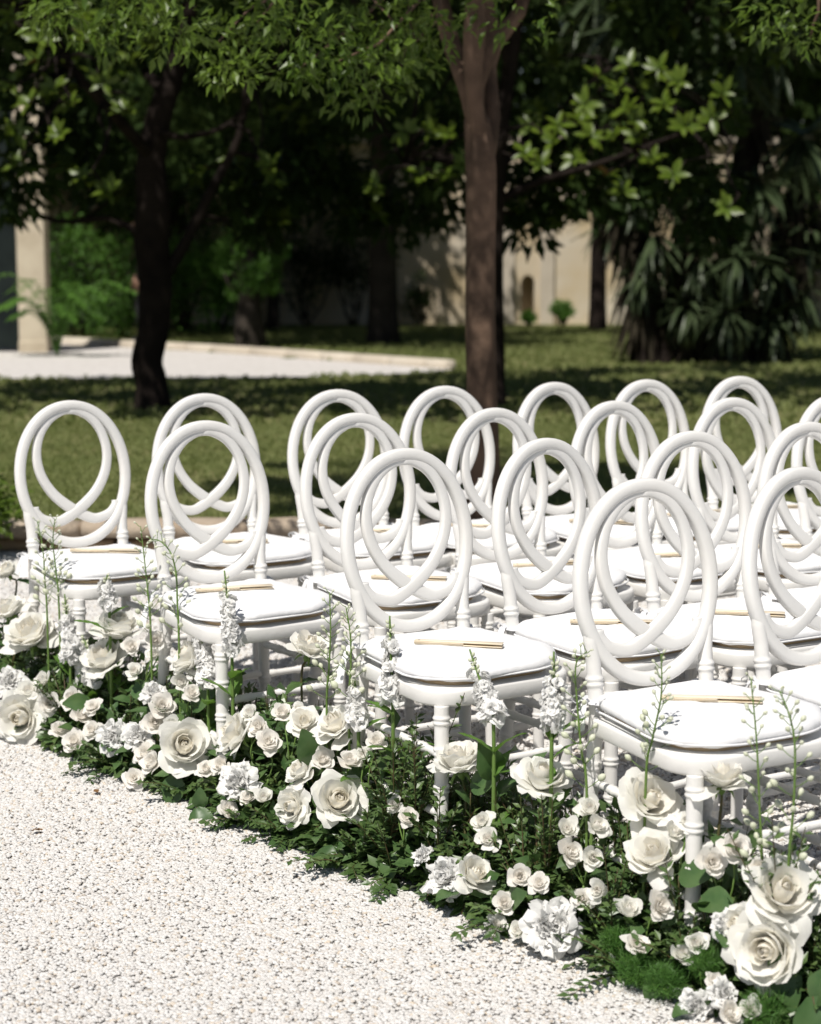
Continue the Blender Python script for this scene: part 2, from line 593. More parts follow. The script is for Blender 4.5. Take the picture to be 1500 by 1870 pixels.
MB().add(V, F).build('plaster_patch', M['plaster_pale'], wall, smooth=False)
V, F = box(nx1 + .1, px(1010, WY) - 2, -.07, .02, bz, 2.9)
MB().add(V, F).build('plaster_pier', M['plaster_pale'], wall, smooth=False)
MB().add(*box(wx0, wx1, -.12, .7, wh, wh + .12)).build('coping', M['plaster_pale'], wall, smooth=False)

PY = 24.2
gp = thing('gate_pillar', 'square ochre plaster pillar at the edge of distant gravel path', 'pillar', (px(66, PY), PY, lawn_z(PY)))
pw = 52 / F_PX * PY / 2
mb = MB()
V, F = prism([(-pw, -pw), (pw, -pw), (pw, pw), (-pw, pw)], [(-.1, 0), (.14, 0), (.16, .012), (3.4, .012)])
mb.add(V, F)
mb.build('shaft', M['ochre'], gp, smooth=False)
MB().add(*box(-pw - .06, pw + .06, -pw - .06, pw + .06, 3.4, 3.6)).build('cap', M['plaster_pale'], gp, smooth=False)
gate = thing('garden_gate', 'dark green solid gate panel beside the ochre pillar', 'gate', (px(66, PY) - pw - 1.0, PY + .05, lawn_z(PY)))
for i in range(6):
    MB().add(*box(-1.0 + i * .33 + .008, -1.0 + i * .33 + .322, -.02, .02, .06, 2.9)).build('gate_board', M['dark_gate'], gate, smooth=False)
for zz in (.35, 2.5):
    MB().add(*box(-.99, .975, .02, .06, zz, zz + .14)).build('gate_rail', M['dark_gate'], gate, smooth=False)

# ------------------------------------------------------------------ trees
def leaf_tmpl(l=1.0, w=.42, fold=.12, tip=1.0):
    """six-point folded leaf along +y, normal +z"""
    V = np.array([(0, 0, 0), (-w / 2, .45 * l, fold * w), (0, .5 * l, 0), (w / 2, .45 * l, fold * w), (0, l, -.08 * l)])
    F = [(0, 2, 1), (0, 3, 2), (1, 2, 4), (2, 3, 4)]
    return V, F
LEAF = leaf_tmpl()

def cloud(n, centres, radii, size, drop=.3, up=.8, tmpl=LEAF, jitter=.35):
    """n leaves spread over clumps"""
    k = rng.integers(0, len(centres), n)
    off = rng.normal(0, 1, (n, 3))
    off = off / (np.linalg.norm(off, axis=1, keepdims=True) + 1e-9) * (rng.random((n, 1)) ** .45)
    pos = centres[k] + off * radii[k]
    d = norm(off + rng.normal(0, .7, (n, 3)) + np.array([0, 0, -drop]))
    u = norm(rng.normal(0, .6, (n, 3)) + np.array([0, 0, up]))
    rot = rand_rot(d, u)
    s = size * rng.uniform(1 - jitter, 1 + jitter, n)
    return scatter(tmpl[0], tmpl[1], pos, rot, s)

def limb(mb, a, b, r0, r1, sag=0.0, n=8, wob=.04, seg=9):
    a, b = np.asarray(a, float), np.asarray(b, float)
    ln = np.linalg.norm(b - a)
    m = [a]
    for t in (.3, .6, .85):
        p = a + (b - a) * t + rng.normal(0, wob * ln, 3)
        p[2] += sag * math.sin(t * math.pi) * ln
        m.append(p)
    m.append(b)
    P = spline(m, n)
    V, F = sweep(P, np.linspace(r0, r1, n), seg)
    mb.add(V, F)
    return P

def fluted(path, rad, seg=22, depth=.16, lobes=5, twist=1.2, ph=0.0):
    V, F = sweep(path, rad, seg)
    n = len(path)
    W = V.reshape(n, seg, 3)
    C = np.asarray(path)[:, None, :]
    th = np.linspace(0, 2 * np.pi, seg, endpoint=False)
    t = np.linspace(0, 1, n)
    k = 1 + depth * np.sin(lobes * th[None, :] + twist * t[:, None] * 3 + ph) * .6 + depth * .5 * np.sin(3 * th[None, :] + 2.0 - twist * t[:, None])
    W = C + (W - C) * k[:, :, None]
    return W.reshape(-1, 3), F

# --- crape-myrtle-like tree right behind the chairs
b0 = on_lawn(882, 951)
ty = b0[1]
t1 = thing('garden_tree', 'slender brown fluted tree trunk standing on lawn right behind the chairs', 'tree', (b0[0], ty, b0[2]))
def tp(u, v, dy=0.0):
    return at_depth(u, v, ty + dy) - b0
trunk = spline([(0, 0, -.1), tp(881, 800), tp(878, 620), tp(880, 420), tp(880, 300), tp(872, 215)], 30)
rr = np.interp(np.linspace(0, 1, 30), [0, .06, .3, .8, 1], [.105, .076, .066, .064, .050])
mb = MB()
mb.add(*fluted(trunk, rr, 26, .17, 5))
mb.build('trunk', M['bark'], t1)
mb = MB()
tips = []
for (u, v, dy, r0) in ((792, -30, .15, .062), (838, -90, -.2, .05), (908, -60, .1, .06), (950, -40, .3, .055), (872, -100, -.1, .05)):
    fk = trunk[int(rng.integers(22, 29))]
    P = limb(mb, fk, tp(u, v, dy), r0 * .8, r0 * .5, 0, 12, .03)
    tips.append(P[-1])
for e in tips:
    for _ in range(5):
        limb(mb, e, e + np.array([rng.normal(-.25, .75), rng.normal(0, .5), rng.uniform(.15, .8)]), .028, .008, .05, 7)
mb.build('limb', M['bark'], t1)
# leafy sprays: crown underside with drooping lit ends
cs, cr = [], []
for _ in range(120):
    a, q = rng.uniform(0, 2 * math.pi), math.sqrt(rng.random())
    cs.append((-.95 + 1.5 * q * math.cos(a), -.9 + 1.5 * q * math.sin(a), max(3.25, 3.85 + rng.normal(0, .38)) - .1 * q))
    cr.append(rng.uniform(.16, .33))
for (u, v, dy, r) in ((120, 30, -.2, .17), (200, 60, 0, .16), (330, 60, -.3, .20), (400, 75, -.2, .18), (470, 40, 0, .22), (560, 70, -.4, .22), (620, 110, -.3, .20), (690, 110, -.2, .18), (540, 130, -.1, .15), (720, 40, 0, .22), (300, 15, .2, .2), (420, 130, -.3, .12), (650, 40, .1, .24), (790, 30, .2, .2), (950, 20, .1, .24), (1420, 20, -.2, .2), (1480, 70, -.2, .16), (660, 180, .4, .17), (730, 130, .3, .2), (760, 80, .2, .2), (500, 10, -.3, .2), (240, 0, -.3, .2), (90, 15, 0, .14)):
    p = tp(u, v, dy - 1.35)
    cs.append(tuple(p))
    cr.append(r * .85)
cs, cr = np.array(cs), np.array(cr)[:, None] * np.array([[1, 1, .62]])
mb = MB()
mb.add(*cloud(42000, cs[:120], cr[:120], .055, .25, .9))
mb.add(*cloud(2300, cs[120:], cr[120:], .050, .45, 1.3))
o = mb.build('crown', M['leaf_small'], t1, smooth=False)
o['kind'] = 'stuff'
mb = MB()
for c in cs[rng.permutation(len(cs))[:85]]:
    e = min(tips, key=lambda q: np.linalg.norm(q - c))
    if np.linalg.norm(e - c) > 1.7:
        continue
    limb(mb, e + np.array([0, 0, .1]), c, .014, .003, .08, 6, .05, 5)
for c in cs[-14:]:
    if c[0] > 1.0:
        L = spline([tips[3], tips[3] + np.array([.5, -.4, .7]), (c + tips[3]) / 2 + np.array([.2, -.2, 1.0]), c + np.array([0, 0, .25]), c], 16)
        mb.add(*sweep(L, np.linspace(.02, .004, 16), 6))
mb.build('twig', M['bark'], t1)

# --- magnolias: glossy leaves in whorls
def mag_leaf():
    mb = MB()
    ys = np.array([0, .12, .35, .6, .85, 1.0])
    ws = np.array([.02, .13, .21, .20, .10, .0])
    top = []
    for y, wd in zip(ys, ws):
        z = -.16 * y * y
        top += [(-wd, y, z + .22 * wd), (0, y, z), (wd, y, z + .22 * wd)]
    top = np.array(top)
    F = []
    for i in range(5):
        for k in range(2):
            a = i * 3 + k
            F.append((a, a + 1, a + 4, a + 3))
    mb.add(top, F, 0)
    mb.add(top - np.array([0, 0, .012]), [f[::-1] for f in F], 1)
    return mb
ML = mag_leaf()
mag_leaf_mesh = ML.mesh('leaf', [M['leaf_mag'], M['leaf_under']])
MLV, MLF, MLM = np.concatenate(ML.V), ML.F, ML.M

def magnolia(root, centres, radii, n_whorl, size, keep, base_pts, seed_pts, shade_n):
    pos, dirs, ups = [], [], []
    wh = []
    for i in range(n_whorl):
        if i < len(seed_pts):
            c = np.array(seed_pts[i], float)
        else:
            k = int(rng.integers(0, len(centres)))
            o_ = norm(rng.normal(0, 1, 3)) * rng.random() ** .35
            c = centres[k] + o_ * radii[k]
        ax = norm(np.array([rng.normal(-.15, .4), rng.normal(-.85, .3), rng.uniform(.3, .9)]))
        wh.append((c, ax))
    for c, ax in wh:
        x = norm(np.cross(ax, [.3, .2, 1.0]))
        y = np.cross(ax, x)
        n = int(rng.integers(6, 10))
        for j in range(n):
            a = j * 2.4 + rng.normal(0, .2)
            rad = x * math.cos(a) + y * math.sin(a)
            el = rng.uniform(-.1, .95)
            d = norm(rad + ax * el)
            pos.append(c + d * .01)
            dirs.append(d)
            ups.append(norm(ax - rad * .3 + rng.normal(0, .2, 3)))
    pos, dirs, ups = np.array(pos), np.array(dirs), np.array(ups)
    rot = rand_rot(dirs, ups)
    sz = size * rng.uniform(.75, 1.2, len(pos))
    for i in range(min(keep, len(pos))):
        o = link('leaf', mag_leaf_mesh, root)
        m = Matrix.Identity(4)
        for a in range(3):
            for b in range(3):
                m[a][b] = rot[i][a][b] * sz[i]
            m[a][3] = pos[i][a]
        o.matrix_local = m
    mb = MB()
    if len(pos) > keep:
        V, F = scatter(MLV, MLF, pos[keep:], rot[keep:], sz[keep:])
        mb.add(V, F)
        mb.M = [m_ for m_ in MLM for _ in range(len(pos) - keep)]
    V, F = cloud(shade_n, centres, radii * .92, size * 1.3, .4, .5)  # extra inner leaves, added to block light through the crown
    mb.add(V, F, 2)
    o = mb.build('crown', [M['leaf_mag'], M['leaf_under'], M['leaf_dark']], root, smooth=False)  # last slot: darker inner leaves, shade put into the leaf colour
    o['kind'] = 'stuff'
    tw = MB()
    for c, ax in wh[:len(seed_pts) + 40]:
        b = base_pts[int(np.argmin([np.linalg.norm(c - q) for q in base_pts]))]
        limb(tw, b, c, .016, .006, .03, 6, .05, 5)
    tw.build('twig', M['bark_dark'], root)

# left magnolia
b1 = on_lawn(279, 747)
y1 = b1[1]
def q1(u, v, dy=0.0):
    return at_depth(u, v, y1 + dy) - b1
t2 = thing('magnolia_tree', 'dark-trunked magnolia with kinked trunk standing alone on the shaded lawn', 'tree', tuple(b1))
mb = MB()
P = spline([(0, 0, -.1), q1(276, 700), q1(268, 660), q1(280, 600), q1(284, 520), q1(277, 440), q1(280, 380), q1(276, 300), q1(292, 210), q1(320, 130), q1(345, 20), q1(350, -120)], 44)
rr = np.interp(np.linspace(0, 1, 44), [0, .08, .25, .5, .75, 1], [.165, .125, .115, .135, .09, .05])
mb.add(*fluted(P, rr, 16, .08, 4))
mb.build('trunk', M['bark_dark'], t2)
mb = MB()
base = [P[30], P[36], P[42]]
for a, pts, r in ((q1(300, 505), [q1(335, 450), q1(385, 350), q1(440, 235), q1(455, 60)], .055), (q1(277, 440), [q1(200, 400, .3), q1(120, 405, .5), q1(60, 385, .6), q1(20, 330, .6)], .03), (P[30], [q1(340, 250, -.3), q1(420, 225, -.4), q1(480, 150, -.5)], .03), (P[28], [q1(200, 200, -.6), q1(130, 120, -.8), q1(90, 20, -.9)], .05), (P[33], [q1(250, 100, .6), q1(200, -60, 1.0)], .05)):
    L = spline([a] + pts, 16)
    mb.add(*sweep(L, np.linspace(r, r * .4, 16), 9))
    base += [L[6], L[10], L[15]]
mb.build('limb', M['bark_dark'], t2)
cl, rl = [], []
for _ in range(64):
    a, q = rng.uniform(0, 6.283), math.sqrt(rng.random())
    cl.append((3.0 * q * math.cos(a) - .5, -.9 + 2.1 * q * math.sin(a), rng.uniform(3.2, 5.6) - .15 * q))
    rl.append(rng.uniform(.35, .6))
for (u, v, dy) in ((30, 330, 0), (60, 200, .2), (150, 260, .3), (110, 110, 0), (210, 60, .3), (20, 60, .2), (200, 330, .8), (420, 330, .9), (520, 320, .9), (560, 250, .8), (600, 330, 1.2), (480, 380, 1.2), (400, 120, .8), (520, 120, 1), (640, 360, 1.3)):
    cl.append(tuple(q1(u, v, dy)))
    rl.append(.34)
seed = [q1(u, v, dy - 1.7) for (u, v, dy) in ((75, 70, -.9), (160, 75, -.9), (110, 245, -.8), (55, 190, -.6), (130, 190, -.5), (285, 15, -.6), (20, 150, -.4), (150, 320, -.3), (70, 110, -.7), (35, 300, -.2), (495, 300, .4), (500, 330, .5), (190, 150, -.5), (230, 200, -.3), (30, 240, -.3), (200, 350, .2), (100, 160, -.6), (240, 50, -.6), (20, 30, -.6), (160, 20, -.8))]
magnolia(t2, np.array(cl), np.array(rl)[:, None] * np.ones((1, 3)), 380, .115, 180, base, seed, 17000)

# right magnolia, its black trunk just behind the brown one
b2 = on_lawn(905, 743)
y2 = b2[1]
def q2(u, v, dy=0.0):
    return at_depth(u, v, y2 + dy) - b2
t3 = thing('magnolia_tree', 'magnolia with thin black trunk close behind the brown trunk, rust-backed glossy leaves', 'tree', tuple(b2))
mb = MB()
P = spline([(0, 0, -.1), q2(906, 650), q2(903, 500), q2(906, 380), q2(915, 240), q2(940, 60), q2(960, -150)], 30)
mb.add(*sweep(P, np.interp(np.linspace(0, 1, 30), [0, .1, .6, 1], [.10, .072, .066, .045]), 12))
mb.build('trunk', M['bark_dark'], t3)
mb = MB()
base = [P[14], P[18], P[22]]
for a, pts in ((P[15], [q2(990, 330), q2(1090, 300, -.3), q2(1200, 260, -.4), q2(1310, 220, -.5)]), (P[17], [q2(1000, 220, .3), q2(1120, 120, .3), q2(1230, 60, .4)]), (P[16], [q2(850, 300, -.2), q2(790, 290, -.5), q2(740, 300, -.6)]), (P[20], [q2(860, 150, .6), q2(780, 60, 1)])):
    L = spline([a] + pts, 16)
    mb.add(*sweep(L, np.linspace(.035, .012, 16), 8))
    base += [L[5], L[10], L[15]]
mb.build('limb', M['bark_dark'], t3)
cl, rl = [], []
for _ in range(62):
    a, q = rng.uniform(0, 6.283), math.sqrt(rng.random())
    cl.append((.9 + 2.9 * q * math.cos(a), .5 + 2.1 * q * math.sin(a), rng.uniform(3.0, 5.6)))
    rl.append(rng.uniform(.35, .6))
for (u, v, dy) in ((1000, 260, .3), (1080, 220, .3), (1060, 330, .3), (1150, 330, .4), (1240, 300, .4), (1000, 330, .6), (960, 380, .7), (820, 280, .2), (770, 240, .3), (800, 360, .9), (1180, 180, .2), (1290, 200, .2), (730, 380, 1.2), (1300, 380, .7)):
    cl.append(tuple(q2(u, v, dy)))
    rl.append(.34)
seed = [q2(u, v, -2.1 + 1.0 * rng.random()) for (u, v) in ((1150, 120), (1205, 125), (1240, 150), (1215, 190), (1130, 160), (1070, 190), (1145, 200), (1020, 230), (1080, 250), (1120, 250), (1165, 250), (1050, 290), (1110, 320), (1010, 260), (1160, 220), (1320, 170), (1300, 215), (1140, 350), (1330, 380), (1230, 320), (970, 230), (990, 300), (820, 245), (790, 240), (740, 240), (815, 320), (845, 300), (770, 320), (1060, 220), (1190, 290), (1250, 230), (1090, 140), (690, 340), (960, 280))]
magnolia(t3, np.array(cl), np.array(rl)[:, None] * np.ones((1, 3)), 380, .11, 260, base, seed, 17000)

# --- yucca clump on the right
b3 = on_lawn(1225, 664)
y3 = b3[1]
def q3(u, v, dy=0.0):
    return at_depth(u, v, y3 + dy) - b3
t4 = thing('yucca_tree', 'large many-trunked yucca with hanging sword leaves on the lawn', 'tree', tuple(b3))
mb_all = []
for pts, r in (([(-.2, 0, -.1), q3(1178, 560), q3(1160, 440), q3(1150, 300), q3(1160, 120)], .21), ([(.1, .1, -.1), q3(1250, 560, .1), q3(1262, 430, .1), q3(1250, 280, .1), q3(1230, 60, .1)], .24), ([(.45, .1, -.1), q3(1330, 560, .2), q3(1350, 420, .2), q3(1370, 260, .2), q3(1400, 60, .3)], .2), ([(.9, .2, -.1), q3(1400, 600, .3), q3(1440, 450, .3), q3(1470, 300, .3)], .15)):
    L = spline(pts, 22)
    mb = MB()
    mb.add(*fluted(L, np.interp(np.linspace(0, 1, 22), [0, .1, 1], [r * 1.35, r, r * .55]), 14, .1, 4))
    mb.build('trunk', M['bark_dark'], t4)
    mb_all.append(L)
def sword(droop):
    ys = np.linspace(0, 1, 6)
    mb = MB()
    V = []
    for y in ys:
        wd = .050 * (1 - .15 * abs(y - .35)) * (1 - y ** 4) ** .8 + .002
        V += [(-wd, y * (1 - .25 * droop * y), .012 - droop * .55 * y * y), (0, y * (1 - .25 * droop * y), -droop * .55 * y * y), (wd, y * (1 - .25 * droop * y), .012 - droop * .55 * y * y)]
    F = []
    for i in range(5):
        for k in range(2):
            a = i * 3 + k
            F.append((a, a + 1, a + 4, a + 3))
    mb.add(V, F)
    return mb
swords = [sword(d) for d in (.1, .5, .9)]
sword_mesh = [s.mesh('leaf', M['leaf_sword']) for s in swords]
heads = [(q3(1130, 300, -.2), .6), (q3(1160, 40, -.3), .75), (q3(1250, 60, -.5), .8), (q3(1330, 110, -.8), .7), (q3(1400, 90, -.3), .8), (q3(1290, 330, -.4), .55), (q3(1345, 470, -.6), .55), (q3(1470, 250, -.1), .8), (q3(1180, 330, -.3), .6), (q3(1380, 330, -.3), .65), (q3(1330, 570, -.7), .5), (q3(1240, 200, .3), .8), (q3(1480, 420, .3), .7), (q3(1100, 180, .2), .6), (q3(1195, 430, -.3), .6), (q3(1175, 500, -.2), .5), (q3(1280, 470, -.3), .6), (q3(1400, 480, -.1), .6), (q3(1255, 560, -.3), .45), (q3(1410, 580, 0), .5), (q3(1130, 400, 0), .55), (q3(1450, 530, .2), .6)] + [(np.array([x_, y_, z_]), .85) for x_, y_, z_ in ((-.5, -.5, 3.6), (.2, -.9, 3.9), (.8, -.5, 3.8), (-.1, .2, 4.6), (.6, .3, 4.8), (1.2, -.2, 4.2), (-.8, .1, 4.0))]  # last group: heads above the frame, added to shade the yucca below
pos, rot, sz, dr = [], [], [], []
for c, s in heads:
    for j in range(74):
        a = rng.uniform(0, 6.283)
        el = rng.uniform(-1.25, .75) if j > 20 else rng.uniform(-.9, -.2) - .5
        d = np.array([math.cos(a) * math.cos(el), math.sin(a) * math.cos(el), math.sin(el)])
        pos.append(c + d * .05)
        rot.append(rand_rot(d[None], np.array([[0, 0, 1.0]]) + rng.normal(0, .15, (1, 3)))[0])
        sz.append(s * rng.uniform(.65, 1.1))
        dr.append(int(rng.integers(0, 3)))
order = sorted(range(len(pos)), key=lambda i: pos[i][1] + rng.normal(0, .2))
mb = MB()
for n_, i in enumerate(order):
    if n_ < 240:
        o = link('leaf', sword_mesh[dr[i]], t4)
        m = Matrix.Identity(4)
        for a in range(3):
            for b in range(3):
                m[a][b] = rot[i][a][b] * sz[i]
            m[a][3] = pos[i][a]
        o.matrix_local = m
    else:
        s = swords[dr[i]]
        mb.add((np.concatenate(s.V) * sz[i]) @ rot[i].T + pos[i], s.F)
o = mb.build('crown', M['leaf_sword'], t4)
o['kind'] = 'stuff'
# dry skirt of dead hanging leaves round the trunks
mb = MB()
for L in mb_all:
    for _ in range(250):
        k = int(rng.integers(4, 20))
        c = L[k]
        a = rng.uniform(0, 6.283)
        d = norm(np.array([math.cos(a) * .45, math.sin(a) * .45, -1.0]))
        s = rng.uniform(.4, .75)
        rt = rand_rot(d[None], np.array([[math.cos(a), math.sin(a), .4]]))[0]
        mb.add((np.concatenate(swords[0].V) * s) @ rt.T + c + np.array([math.cos(a), math.sin(a), 0]) * .12, swords[0].F)
o = mb.build('dry_skirt', M['leaf_dead'], t4)
o['kind'] = 'stuff'

# --- trees and shrubs further back
def plain_tree(name, label, base, h, r, crown_c, crown_r, nleaf, lsize, lmat, bark, lean=(0, 0), nclump=30, trunk_top=.75, group='trees at the back of the garden', zmin=None):
    t = thing(name, label, 'tree', tuple(base), 0, group)
    mb = MB()
    top = np.array([lean[0], lean[1], h * trunk_top])
    P = spline([(0, 0, -.2), (lean[0] * .2, 0, h * .2), top * np.array([.6, .6, .6]), top], 20)
    mb.add(*fluted(P, np.interp(np.linspace(0, 1, 20), [0, .08, 1], [r * 1.35, r, r * .5]), 14, .09, 4))
    mb.build('trunk', M[bark], t)
    cc, rr_ = [], []
    for _ in range(nclump):
        o_ = norm(rng.normal(0, 1, 3)) * rng.random() ** .4
        c = np.array(crown_c) + o_ * np.array(crown_r)
        if zmin is not None and c[2] < zmin:
            c[2] = zmin + rng.uniform(0, .5)
        cc.append(c)
        rr_.append(rng.uniform(.18, .34) * np.mean(crown_r))
    cc = np.array(cc)
    rr_ = np.array(rr_)[:, None] * np.ones((1, 3))
    lm = MB()
    for c in cc[:12]:
        limb(lm, P[int(rng.integers(9, 19))], c, r * .32, r * .08, .06, 8, .05, 7)
    lm.build('limb', M[bark], t)
    mb = MB()
    mb.add(*cloud(nleaf, cc, rr_, lsize, .3, .8))
    o = mb.build('crown', M[lmat], t, smooth=False)
    o['kind'] = 'stuff'
    return t

bs = on_lawn(457, 636)
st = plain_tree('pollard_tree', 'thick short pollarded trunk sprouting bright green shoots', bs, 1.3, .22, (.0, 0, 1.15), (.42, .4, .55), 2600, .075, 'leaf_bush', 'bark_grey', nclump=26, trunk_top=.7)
plain_tree('slim_tree', 'slim pale trunk leaning beside the pollarded tree', on_lawn(497, 603), 8.5, .10, (-1.8, -.6, 5.8), (4.4, 3.6, 3.0), 19000, .21, 'leaf_dark', 'bark_grey', lean=(.35, 0), zmin=2.4, nclump=60)  # this and the next two crowns are widened above view to block sky light
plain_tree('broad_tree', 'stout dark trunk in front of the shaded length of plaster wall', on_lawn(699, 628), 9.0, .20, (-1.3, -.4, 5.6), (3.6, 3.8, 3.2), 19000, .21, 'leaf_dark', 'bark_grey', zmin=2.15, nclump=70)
plain_tree('thin_tree', 'thin black trunk before the sunlit length of plaster wall', on_lawn(1091, 604), 8.5, .13, (4.0, -1.6, 5.8), (3.4, 3.6, 2.9), 17000, .21, 'leaf_dark', 'bark_dark', zmin=2.9, nclump=56)  # crown set off to one side so the wall stays sunlit
for i, (x, y, h, lab) in enumerate(((-9.5, 27.5, 10, 'tall dark evergreen behind the ochre pillar'), (-5.2, 38.0, 12, 'tall dark evergreen rising behind the garden wall, above the pollarded tree'), (-.6, 39.5, 12, 'tall dark evergreen rising behind the wall, above the stout dark trunk'), (4.2, 39.0, 13, 'tall dark evergreen rising behind the sunlit wall with the niche'), (8.2, 31.0, 12, 'tall dark evergreen standing behind the yucca'), (10.5, 25.5, 10, 'tall dark evergreen beside the yucca'), (-3.7, 31.6, 9, 'dark evergreen added to shade the wall, behind the slim pale trunk'), (-7.2, 32.6, 10, 'dark evergreen behind the tall green shrubs, added to shade the wall'), (6.6, 27.5, 11, 'tall dark evergreen close behind the yucca crown')) + tuple((x_, 43.0 + 1.5 * (k_ % 2), 14, 'tall dark evergreen in the wood beyond the wall, ' + w_) for k_, (x_, w_) in enumerate(((-10.5, 'behind the gate pillar'), (-6.5, 'behind the kinked trunk'), (-2.5, 'behind the slim pale trunk'), (1.5, 'behind the brown fluted trunk'), (5.5, 'behind the thin black trunk'), (9.5, 'behind the yucca'))))):  # the pair just before the wall's left part is added to shade it
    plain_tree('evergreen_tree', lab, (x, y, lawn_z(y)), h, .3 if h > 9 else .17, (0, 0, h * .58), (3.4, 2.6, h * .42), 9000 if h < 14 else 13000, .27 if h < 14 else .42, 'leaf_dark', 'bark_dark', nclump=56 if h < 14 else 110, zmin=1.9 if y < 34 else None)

def shrub(label, base, rx, ry, h, n, size, lmat, name='shrub', group='shrubs at the back of the garden', stems=7):
    t = thing(name, label, 'shrub', tuple(base), 0, group)
    k = 16
    o_ = norm(rng.normal(0, 1, (k, 3))) * rng.random((k, 1)) ** .5
    cc = np.array([0, 0, h * .52]) + o_ * np.array([rx, ry, h * .42])
    cc[:, 2] = np.maximum(cc[:, 2], .12)
    mb = MB()
    mb.add(*cloud(n, cc, np.full((k, 3), min(rx, h) * .38), size, .15, .8))
    o = mb.build('foliage', M[lmat], t, smooth=False)
    o['kind'] = 'stuff'
    mb = MB()
    for c in cc[:stems]:
        limb(mb, (rng.normal(0, .05), rng.normal(0, .05), -.05), c, .02, .006, .02, 6, .05, 5)
    mb.build('stem', M['bark_dark'], t)
    return t
for (u, v, y, rx, h, lab, lm) in ((160, 600, 29.0, .8, 1.9, 'rounded green shrub right of the ochre pillar', 'leaf_bush'), (225, 600, 28.5, .55, .75, 'low bright shrub on the grass behind the kinked trunk', 'leaf_bush'), (330, 600, 29.5, .8, 1.5, 'broad green shrub between kinked trunk and pollarded tree', 'leaf_bush'), (400, 600, 30.5, .7, 1.3, 'green shrub just behind the pollarded tree', 'leaf_bush'), (240, 590, 32.0, 1.2, 3.0, 'tall loose green shrub behind the man in black', 'leaf_bush'), (390, 590, 33.0, 1.3, 3.6, 'tall loose green shrub behind the pollarded tree', 'leaf_bush'), (120, 590, 33.0, 1.2, 3.2, 'tall dark shrub behind the ochre pillar', 'leaf_dark'), (560, 590, 33.5, .9, 2.6, 'tall dark shrub against the shaded wall', 'leaf_dark'), (640, 590, 33.6, .7, 1.9, 'dark rounded shrub left of the stout trunk, added to darken the wall', 'leaf_dark'), (770, 588, 33.8, .35, .9, 'low dark shrub right of stout trunk, added to darken the wall', 'leaf_dark'), (1026, 585, 33.9, .19, .42, 'little yellow-green shrub at the foot of the sunlit wall', 'leaf_bush'), (965, 580, 34.0, .13, .25, 'small green weed below the arched niche', 'leaf_bush')):  # the two dark shrubs beside the stout trunk are added to darken the wall
    p = at_depth(u, v, y)
    p[2] = lawn_z(y)
    shrub(lab, p, rx, rx * .8, h, int(900 + 1500 * rx), .09 if h > 1 else .06, lm)

# spiky palm-like plant by the pillar
pb = on_lawn(104, 652)
t = thing('fern_plant', 'feathery arching fern-like plant at the foot of the ochre pillar', 'plant', tuple(pb))
for i in range(17):
    a = rng.uniform(0, 6.283)
    ln = rng.uniform(.6, 1.15)
    d = np.array([math.cos(a), math.sin(a) * .7, 0])
    P = spline([(0, 0, 0), d * .18 * ln + [0, 0, ln * .55], d * .5 * ln + [0, 0, ln * .85], d * .85 * ln + [0, 0, ln * .75]], 14)
    mb = MB()
    mb.add(*sweep(P, np.linspace(.009, .003, 14), 5))
    T = norm(np.gradient(P, axis=0))
    for k in range(3, 14):
        for s in (-1, 1):
            side = norm(np.cross(T[k], [0, 0, 1.0])) * s
            dd = norm(side + T[k] * .5 + np.array([0, 0, -.15]))
            rt = rand_rot(dd[None], np.array([[0, 0, 1.0]]))[0]
            mb.add((LEAF[0] * np.array([.6, 1, 1]) * .17) @ rt.T + P[k], LEAF[1])
    mb.build('frond', M['leaf_bush'], t)

# overgrown shrub of the arrangement that starts outside the frame on the left
p = on_ground(-30, 1040)
shrub('yellow-green leafy shrub beside the kerb at the end of flower border', (p[0] - .12, p[1] + .3, 0), .22, .2, .42, 1500, .045, 'leaf_small', group=None)

